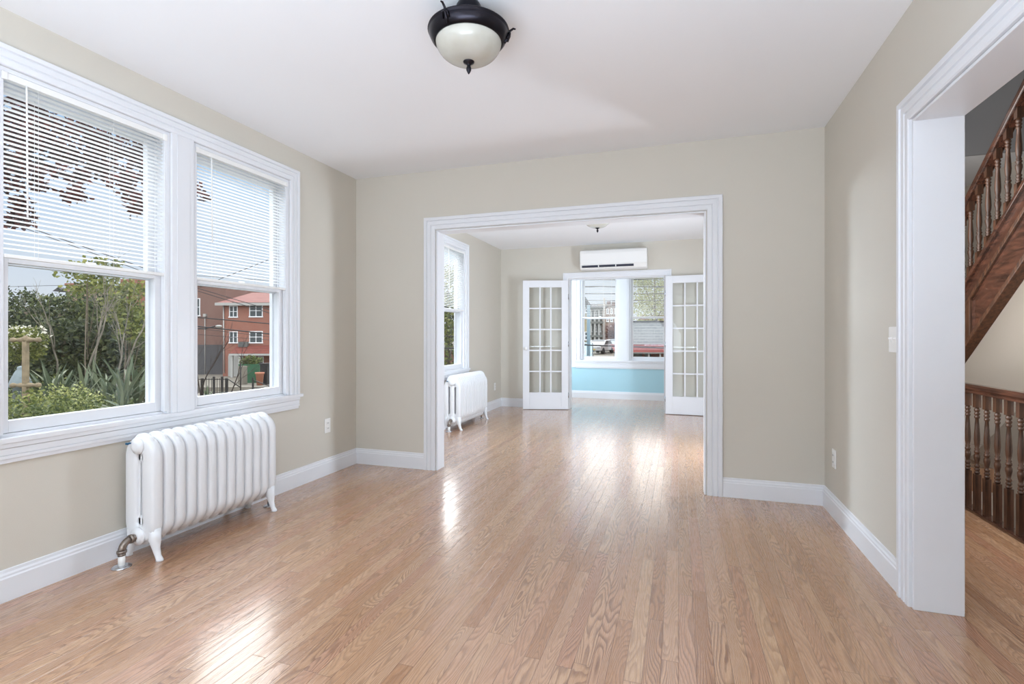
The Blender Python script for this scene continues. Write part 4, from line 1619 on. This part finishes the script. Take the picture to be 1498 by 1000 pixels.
# darker brick block of flats to the left
K2 = 63.0
h2 = empty('brick_apartment_house', origin(K2), YAW)
tag(h2, 'brown brick block with grey basement left of the red roofed house', 'house')
MB().box((local_px(215, K2), 0, zpx(504, K2)), (local_px(330, K2), 12, zpx(416, K2))).build('wall', BRICKB, h2)
MB().box((local_px(215, K2), -.08, zpx(549, K2) - 1), (local_px(330, K2), 12, zpx(504, K2))).build('basement_wall', GREYBASE, h2)
MB().box((local_px(214, K2), -.2, zpx(417, K2)), (local_px(331, K2), .1, zpx(415, K2))).build('parapet', BRICK, h2)
house_win(h2, 286, 293, 436, 462, K2, 0, 1)
house_win(h2, 262, 276, 436, 462, K2, 0, 2)
MB().box((local_px(299, K2), -.3, zpx(463, K2)), (local_px(303, K2), 0, zpx(459, K2))).build('vent_box', GARAGEW, h2)
MB().tube([(local_px(300.5, K2), -.1, zpx(462, K2)), (local_px(300.5, K2), -.1, zpx(548, K2))], .05, 6).build('pipe', GARAGEW, h2)

# retaining wall, fence, planters
K3 = 44.0
p = at(340, 560, K3)
rw = MB().box((-9, -.2, -.6), (4.5, .2, .35)).build('retaining_wall', CONC)
rw.location = (p.x, p.y, gz(p)); rw.rotation_euler = (0, 0, YAW + .12)
tag(rw, 'low grey kerb wall along the driveway before the brick house', 'wall')
K4 = 30.0
fp = at(300, 575, K4)
fn = empty('iron_fence', (fp.x, fp.y, gz(fp)), YAW)
tag(fn, 'black iron fence with gate along the sidewalk', 'fence')
fz = CAMZ - gz(fp)
zf0, zf1 = -.3, zpx(553, K4) - gz(fp)
u = lambda px: (px - 300) * K4 / FPX
for px in (262, 280, 296, 313, 325, 332):
    MB().box((u(px) - .05, -.05, zf0), (u(px) + .05, .05, zf1 + (.1 if px in (313, 325) else 0))).build('post', IRON, fn)
for z in (zf1 - .08, zf1 - .85):
    MB().box((u(262), -.02, z), (u(332), .02, z + .04)).build('rail', IRON, fn)
mb = MB()
x = u(262)
while x < u(332):
    mb.box((x - .012, -.012, zf1 - .95), (x + .012, .012, zf1))
    x += .16
mb.build('pickets', IRON, fn)
mb = MB()
mb.tube([(u(332), 0, zf1), (u(352), 0, zf1 - .55)], .03, 6); mb.tube([(u(352), 0, zf1 - .95), (u(352), 0, zf1 + .9)], .035, 6)
mb.build('gate_brace', IRON, fn)
fg = empty('iron_gate', (fp.x, fp.y, gz(fp)), YAW)
tag(fg, 'short black iron gate panel at the right of the sidewalk fence', 'gate')
mb = MB()
for px in (370, 400):
    mb.box((u(px) - .04, -.04, zf0), (u(px) + .04, .04, zf1 + .05))
mb.box((u(370), -.02, zf1 - .6), (u(400), .02, zf1 - .56)); mb.tube([(u(370), 0, zf1 - .1), (u(400), 0, zf1 - .55)], .025, 6)
mb.build('frame', IRON, fg)

p = at(367, 545, 52)
pb = empty('planter_box', (p.x, p.y, gz(p)), YAW)
tag(pb, 'green planter box with a clipped shrub before the porch', 'planter')
hz = zpx(532, 52) - gz(p)
MB().box((-1.0, -.5, -.1), (1.1, .5, hz)).build('box', GREENP, pb)
leaf_cloud('shrub', LMID, [((0, 0, hz + .25), (1.1, .6, .5))], 900, .12, pb, 200, .3)
p = at(388, 545, 50)
bn = MB().box((-.35, -.35, 0), (.35, .35, zpx(533, 50) - gz(p))).box((-.4, -.4, zpx(533, 50) - gz(p)), (.4, .4, zpx(532, 50) - gz(p) + .08)).build('waste_bin', IRON, bevel=.03)
bn.location = (p.x, p.y, gz(p)); bn.rotation_euler = (0, 0, YAW)
tag(bn, 'dark waste bin at the right of the green planter', 'bin')
p = at(380, 549, 49)
tp = MB().lathe([(.26, 0), (.36, zpx(547, 49) - gz(p)), (.42, zpx(547, 49) - gz(p) + .03), (.42, zpx(547, 49) - gz(p) + .18)], seg=16).build('flower_pot', TERRA)
tp.location = (p.x, p.y, gz(p))
tag(tp, 'terracotta pot on the driveway before the green planter', 'flower pot')
p = at(355, 548, 50)
cb = MB().box((-.3, -.3, 0), (.3, .3, zpx(535, 50) - gz(p))).build('stone_pillar', CONC, bevel=.04)
cb.location = (p.x, p.y, gz(p))
tag(cb, 'short pale concrete pillar at the left of the green planter', 'pillar')

# bare shrubs in front of the second window
for i, (px, py, k, h, lean, lab) in enumerate([(292, 585, 12, 2.3, .35, 'dark bare shrub leaning right, left side of second window'), (296, 588, 12.5, 1.9, -.05, 'dark bare sapling at the left edge of second window'),
                                          (335, 590, 13, 2.1, .12, 'dark bare sapling before the garage door of the brick house')]):
    p = at(px, py, k)
    root = empty('bare_sapling', (p.x, p.y, gz(p)))
    tag(root, lab, 'tree')
    mb = MB(); rnd = random.Random(150 + i)
    bh = p.z - gz(p)
    mb.tube([(0, 0, -.1), (0, 0, bh)], .018, 6)
    branches(mb, (0, 0, bh), (math.cos(YAW) * lean, math.sin(YAW) * lean, 1), h * .45, .018, 3, rnd, .42)
    mb.build('branches', DARKBARK, root)
sword_plant(303, 580, 9.0, 22, .32, 171, 'small sword leaved plant low at the left of the second window')

# street lamp on the pole and the overhead cables
def cable(label, pts, r=.02, sag=0.0):
    """pts: list of (px,py,k)"""
    P3 = [at(*q) for q in pts]
    a, b = P3[0], P3[-1]
    d = (b - a)
    a2 = a - d * .25; b2 = b + d * .25
    n = 16
    path = []
    for i in range(n + 1):
        t = i / n
        q = a2.lerp(b2, t)
        q.z -= sag * 4 * t * (1 - t) - sag * .6
        path.append(q)
    o = MB().tube(path, r, 6).build('overhead_cable', WIRE)
    tag(o, label, 'cable', 'overhead power cables')


cable('steep cable crossing the red roof, upper of the close pair', [(288, 421, 26), (392, 452, 26)], .018)
cable('steep cable crossing the red roof, lower of the close pair', [(288, 425, 26), (392, 457, 26)], .018)
cable('thick cable across the brick house at second floor sill height', [(288, 464, 27), (392, 473, 27)], .03)
cable('thick cable across the brick house just above the lower windows', [(288, 477, 27), (392, 488, 27)], .035)
cable('thin cable across the lower windows of the brick house', [(288, 480, 27.5), (392, 492, 27.5)], .014)
cable('lowest thin cable crossing the brown brick wall', [(288, 489, 28), (392, 497, 28)], .012)
cable('cable rising to the right behind the second window blind', [(312, 412, 24), (392, 380, 24)], .014)
cable('thin level cable just above the bottom rail of the second blind', [(288, 403, 27), (392, 410, 27)], .012)
cable('thick cable descending behind the near window blind, upper one', [(18, 324, 22), (200, 388, 22)], .018)
cable('thick cable descending behind the near window blind, lower one', [(18, 327, 22), (190, 390, 22)], .014)
cable('thin cable above the garden evergreens', [(18, 419, 40), (210, 414, 40)], .018)
K5 = 27
lp = at(262, 560, K5)
sl = empty('street_lamp', (lp.x, lp.y, gz(lp)), YAW)
tag(sl, 'street lamp arm with white head before the brown brick block', 'street lamp')
zz = zpx(480, K5) - gz(lp)
ux = lambda px: (px - 262) * K5 / FPX
MB().tube([(0, 0, -.1), (0, 0, zz + 1.5)], [.14, .11], 10).build('pole', BARK, sl)
MB().tube([(0, 0, zz), (ux(300), 0, zz - .02), (ux(316), 0, zz + .12)], .035, 8).build('arm', WIRE, sl)
MB().lathe([(.02, 0), (.10, .03), (.16, .08), (.14, .13), (.04, .16)], (ux(320), 0, zz + .02), 14).build('lamp_head', GARAGEW, sl)

# distant buildings beyond the evergreens
for i, (px0, px1, py, k, m, lab) in enumerate([(97, 112, 417, 80, TANB, 'distant tan building above the garden evergreens'), (176, 232, 408, 70, BRICK, 'distant house with red roof behind the right evergreens')]):
    r = empty('distant_house', origin(k), YAW)
    tag(r, lab, 'house')
    x0, x1 = local_px(px0, k), local_px(px1, k)
    zt_ = zpx(py, k)
    MB().box((x0, 0, -4.5), (x1, 9, zt_)).build('wall', m, r)
    if i == 1:
        MB().prism([(-.5, zpx(421, k)), (4.5, zt_ + .6), (9.5, zpx(421, k))], 0, x0 - .4, x1 + .4).build('roof', ROOFR, r)
    else:
        MB().box((x0 - .15, -.15, zt_), (x1 + .15, 9.1, zt_ + .3)).build('parapet', BRICK, r)
        MB().prism([(x0 - 4, zpx(424, k)), (x0 - 2.2, zpx(424, k)), (x0 - 3.1, zpx(418, k))], 1, 2, 4).build('spire_roof', GREYBASE, r)

# ---- view of the far room side window
p = at(655, 412, 30)
h = p.z - gz(p)
tree('street_tree', p, 'leafy green tree seen through the far room side window', 'tree', LYEL, [((0, 0, h * .9), (2.2, 1.8, 1.5)), ((.5, 0, h * .6), (2.4, 2.2, 1.6)), ((-1.2, 0, h * .7), (1.8, 1.8, 1.5)), ((0, .5, h * .3), (2.2, 2, 1.6))], 7000, .15, 300, trunk_r=.15)
K6 = 34
bw = empty('brick_garden_wall', origin(K6), YAW)
tag(bw, 'low red brick building behind cables in the far room side window', 'building')
zb_ = gz(at(655, 530, K6))
MB().box((local_px(600, K6), 0, zb_ - .3), (local_px(690, K6), 5, zpx(513, K6))).build('wall', BRICK, bw)
MB().box((local_px(599, K6), -.1, zpx(513, K6)), (local_px(691, K6), 5.1, zpx(511.5, K6))).build('coping', CONC, bw)
cable('dark cable in the far room side window, upper of two', [(640, 491, 20), (670, 492, 20)], .022)
cable('dark cable in the far room side window, lower of two', [(640, 509, 18), (670, 509, 18)], .022)

# ---- street seen through the sunroom windows
slab_path('road', ROAD, [Vector((-7.5, 14, 0)), Vector((6, 14, 0)), Vector((3, 60, 0)), Vector((12, 140, 0)), Vector((3, 140, 0)), Vector((-5.5, 60, 0))], .04)
gr_ = slab_path('lawn', SOIL, [Vector((-3.2, -8, 0)), Vector((-3.2, 8, 0)), Vector((-16, 14, 0)), Vector((-28, 14, 0)), Vector((-30, -8, 0))], .05)

K7 = 36
bb = empty('block_building', origin(K7), YAW)
tag(bb, 'grey block building with red awning across the street', 'building')
zg7 = -1.2
x0, x1 = local_px(922, K7), local_px(1060, K7)
MB().box((x0, 0, zpx(506, K7)), (x1, 4.3, zpx(470.5, K7))).build('upper_wall', BLOCK, bb)
MB().box((x0, 0, zg7), (x1, 4.3, zpx(506, K7))).build('lower_wall', BRICK, bb)
MB().box((x0 - .05, -.1, zpx(470.5, K7)), (x1, 4.4, zpx(469, K7))).build('coping', IRON, bb)
MB().prism([(-1.6, zpx(515, K7)), (-1.6, zpx(514, K7)), (0, zpx(503.5, K7)), (0, zpx(505, K7))], 0, local_px(893, K7), x1).build('awning', REDM, bb)
MB().box((local_px(893, K7), -1.64, zpx(515.8, K7)), (x1, -1.58, zpx(514, K7))).build('awning_valance', GREYH, bb)
for px in (893.5, 941, 957, 963):
    MB().box((local_px(px, K7) - .05, -1.5, zg7), (local_px(px, K7) + .05, -1.4, zpx(516, K7))).build('awning_post', GARAGEW, bb)
for a, m_ in (((925, 939), GREYH), ((943, 952), GLASSD), ((965, 985), TERRA)):
    MB().box((local_px(a[0], K7), -.06, zpx(535, K7)), (local_px(a[1], K7), 0, zpx(517, K7))).build('shop_window', m_, bb)
rh = empty('red_roof_house', origin(50), YAW)
tag(rh, 'house with red roof rising behind the grey block building', 'house')
MB().box((local_px(958, 50), 0, -1.2), (local_px(1050, 50), 8, zpx(470, 50))).build('wall', BRICK, rh)
MB().prism([(-.5, zpx(471, 50)), (4, zpx(458, 50)), (8.5, zpx(471, 50))], 0, local_px(956, 50), local_px(1052, 50)).build('roof', ROOFR, rh)
p = at(958, 400, 46)
h = p.z - gz(p)
tree('street_tree', p, 'large pale green tree behind the grey block building', 'tree', LPALE,
     [((0, 0, h * .98), (2.3, 2, 1.5)), ((1.2, 0, h * .72), (2.2, 2, 1.6)), ((-.8, .3, h * .68), (1.5, 2, 1.3)), ((0, 0, h * .5), (2.0, 2, 1.3)), ((-1.2, 0, h * .92), (1.2, 1.2, .9))], 5200, .13, 310, barkm=BARK, trunk_r=.16, shell=.15)

# houses on the left of the street
yh = empty('yellow_house', origin(38), YAW)
tag(yh, 'pale yellow sided house at the left of the sunroom view', 'house')
MB().box((local_px(815, 38), 0, -1.2), (local_px(862.5, 38), 7, zpx(447, 38))).build('wall', YELH, yh)
MB().prism([(local_px(800, 38), zpx(447, 38)), (local_px(864.5, 38), zpx(448, 38)), (local_px(852, 38), zpx(430, 38)), (local_px(835, 38), zpx(414, 38))], 1, -.4, 7.4).build('roof', GREYBASE, yh)
house_win(yh, 856, 860, 443 + 5, 455 + 2, 38, 0, 1, .05)
house_win(yh, 855, 860, 485, 497, 38, 0, 1, .05)
gh = empty('grey_porch_house', origin(62), YAW)
tag(gh, 'grey wooden house with stacked porches along the street', 'house')
gx0_, gx1_ = local_px(862, 62), local_px(884, 62)
MB().box((gx0_, 1.4, -1.2), (gx1_, 9, zpx(447, 62))).build('wall', GREYH, gh)
for py in (450, 470, 490):
    MB().box((gx0_, -.2, zpx(py + 3, 62)), (gx1_ + .1, 1.5, zpx(py, 62))).build('porch_deck', GREYH, gh)
for px in (864, 870, 876, 883):
    MB().box((local_px(px, 62) - .1, -.15, -1.2), (local_px(px, 62) + .1, .05, zpx(450, 62))).build('porch_post', GARAGEW, gh)
MB().prism([(-.6, zpx(450, 62)), (-.6, zpx(449, 62)), (3, zpx(442, 62)), (9.3, zpx(446, 62)), (9.3, zpx(450, 62))], 0, gx0_ - .2, gx1_ + .3).build('roof', GREYBASE, gh)
for px, py in ((865, 455), (872, 455), (865, 476), (872, 476), (878, 476)):
    house_win(gh, px + .5, px + 3.5, py, py + 9, 62, 1.4, 1, .05)
th = empty('tan_apartment_house', origin(80), YAW)
tag(th, 'tan brick block at the end of the street', 'house')
MB().box((local_px(882, 80), 0, -1.2), (local_px(925, 80), 10, zpx(447, 80))).build('wall', TANB, th)
MB().box((local_px(881, 80), -.3, zpx(447, 80)), (local_px(926, 80), 10, zpx(445, 80))).build('cornice', BRICKB, th)
for px, t_ in ((893, 443), (900, 443.5)):
    MB().box((local_px(px, 80) - .25, 1, zpx(445, 80)), (local_px(px, 80) + .25, 1.6, zpx(t_, 80) + .3)).build('chimney', BRICKB, th)
for px in (887, 893, 899):
    for py in (451, 463, 476):
        house_win(th, px, px + 3.2, py, py + 7.5, 80, 0, 1, .1)
for i, (px, py, k, r, lab) in enumerate([(889, 485, 77, 1.1, 'brownish red bushy tree at the end of the street, left one'), (903, 482, 77, 1.3, 'brownish red bushy tree beside the parked cars')]):
    p = at(px, py, k); h = p.z - gz(p)
    tree('russet_tree', p, lab, 'tree', LBURG, [((0, 0, h), (r, r, r * .8)), ((.4, 0, h * .5), (r, r, r))], 1600, .16, 320 + i, trunk_r=.08)

# poles
p = at(861, 520, 20)
pl = empty('utility_pole', (p.x, p.y, gz(p)), YAW)
tag(pl, 'light blue pole with angled strut close to the left sunroom window', 'pole')
MB().tube([(0, 0, -.1), (0, 0, zpx(446, 20) - gz(p))], [.075, .065], 12).build('shaft', POLEB, pl)
MB().tube([(0, 0, zpx(449, 20) - gz(p)), ((853 - 861) * 20 / FPX, .1, zpx(428, 20) - gz(p))], .03, 8).build('strut', IRON, pl)
p = at(884, 512, 55)
pl = empty('utility_pole', (p.x, p.y, gz(p)), YAW)
tag(pl, 'tall grey pole with crossarm at the end of the street', 'pole')
zt_ = zpx(436, 55) - gz(p)
MB().tube([(0, 0, -.1), (0, 0, zt_)], [.12, .09], 10).build('shaft', POLEW, pl)
MB().box((-.7, -.05, zt_ - .8), (.7, .05, zt_ - .68)).build('crossarm', POLEW, pl)
for n_, (y1_, y2_, k, r_) in enumerate([(409.5, 408, 22, .02), (419, 419.5, 22, .022), (429.5, 429.5, 22, .02), (439.5, 439.5, 23, .016), (443, 443, 24, .01), (504, 509, 14, .022), (523.5, 524, 14, .02)]):
    cable(['highest street cable crossing the left sunroom window', 'second street cable from the top in the sunroom windows', 'third street cable from the top in the sunroom windows', 'thin street cable just above the tan block',
           'thinnest street cable just above the grey porch house roof', 'thick black cable crossing in front of the parked cars', 'black cable along the very bottom of the sunroom windows'][n_],
          [(845, y1_, k), (980, y2_, k)], r_)


# cars
def car(px, py, k, rz, m, label):
    p = at(px, py, k)
    root = empty('car', (p.x, p.y, gz(p) + .04), rz)
    tag(root, label, 'car', 'parked cars')
    mb = MB()
    side = [(-2.2, .35), (-2.25, .75), (-2.0, .92), (-1.1, 1.0), (-.55, 1.45), (.75, 1.5), (1.5, 1.1), (2.15, 1.02), (2.25, .6), (2.2, .32)]
    mb.prism(side, 1, -.86, .86)
    mb.build('body', m, root, bevel=.08)
    mb = MB()
    mb.prism([(-.98, 1.02), (-.50, 1.40), (.70, 1.44), (1.30, 1.08)], 1, -.875, .875)
    mb.prism([(-1.02, 1.03), (-.60, 1.42), (-.52, 1.42), (-.9, 1.03)], 1, -.74, .74)
    mb.build('glazing', GLASSD, root)
    for x in (-1.4, 1.4):
        for yv in (-.8, .8):
            M = Matrix.Translation((x, yv, .33)) @ Matrix.Rotation(PI / 2, 4, 'X')
            MB().lathe([(.14, -.12), (.31, -.12), (.33, -.08), (.33, .08), (.31, .12), (.14, .12)], M=M, seg=20).build('wheel', TYRE, root)
    mb = MB()
    for yv in (-.65, .65):
        mb.box((-2.27, yv - .15, .62), (-2.2, yv + .15, .74))
    mb.build('headlight', CHROME, root)
    MB().box((-2.28, -.26, .42), (-2.22, .26, .54)).build('number_plate', mat('plate_%d' % int(px), srgb(200, 170, 90)), root)
    return root


car(878, 516, 55, YAW + math.radians(60), CARW, 'white car parked nose toward the house in the street')
car(897, 511, 60, YAW + math.radians(60), CARG, 'grey car parked behind the white car')
car(900, 508, 68, YAW + math.radians(60), CARB, 'pale blue car farthest in the parked row')
car(846, 532, 31, YAW + math.radians(80), CARB, 'pale blue car at the lower left, beside the light blue pole')
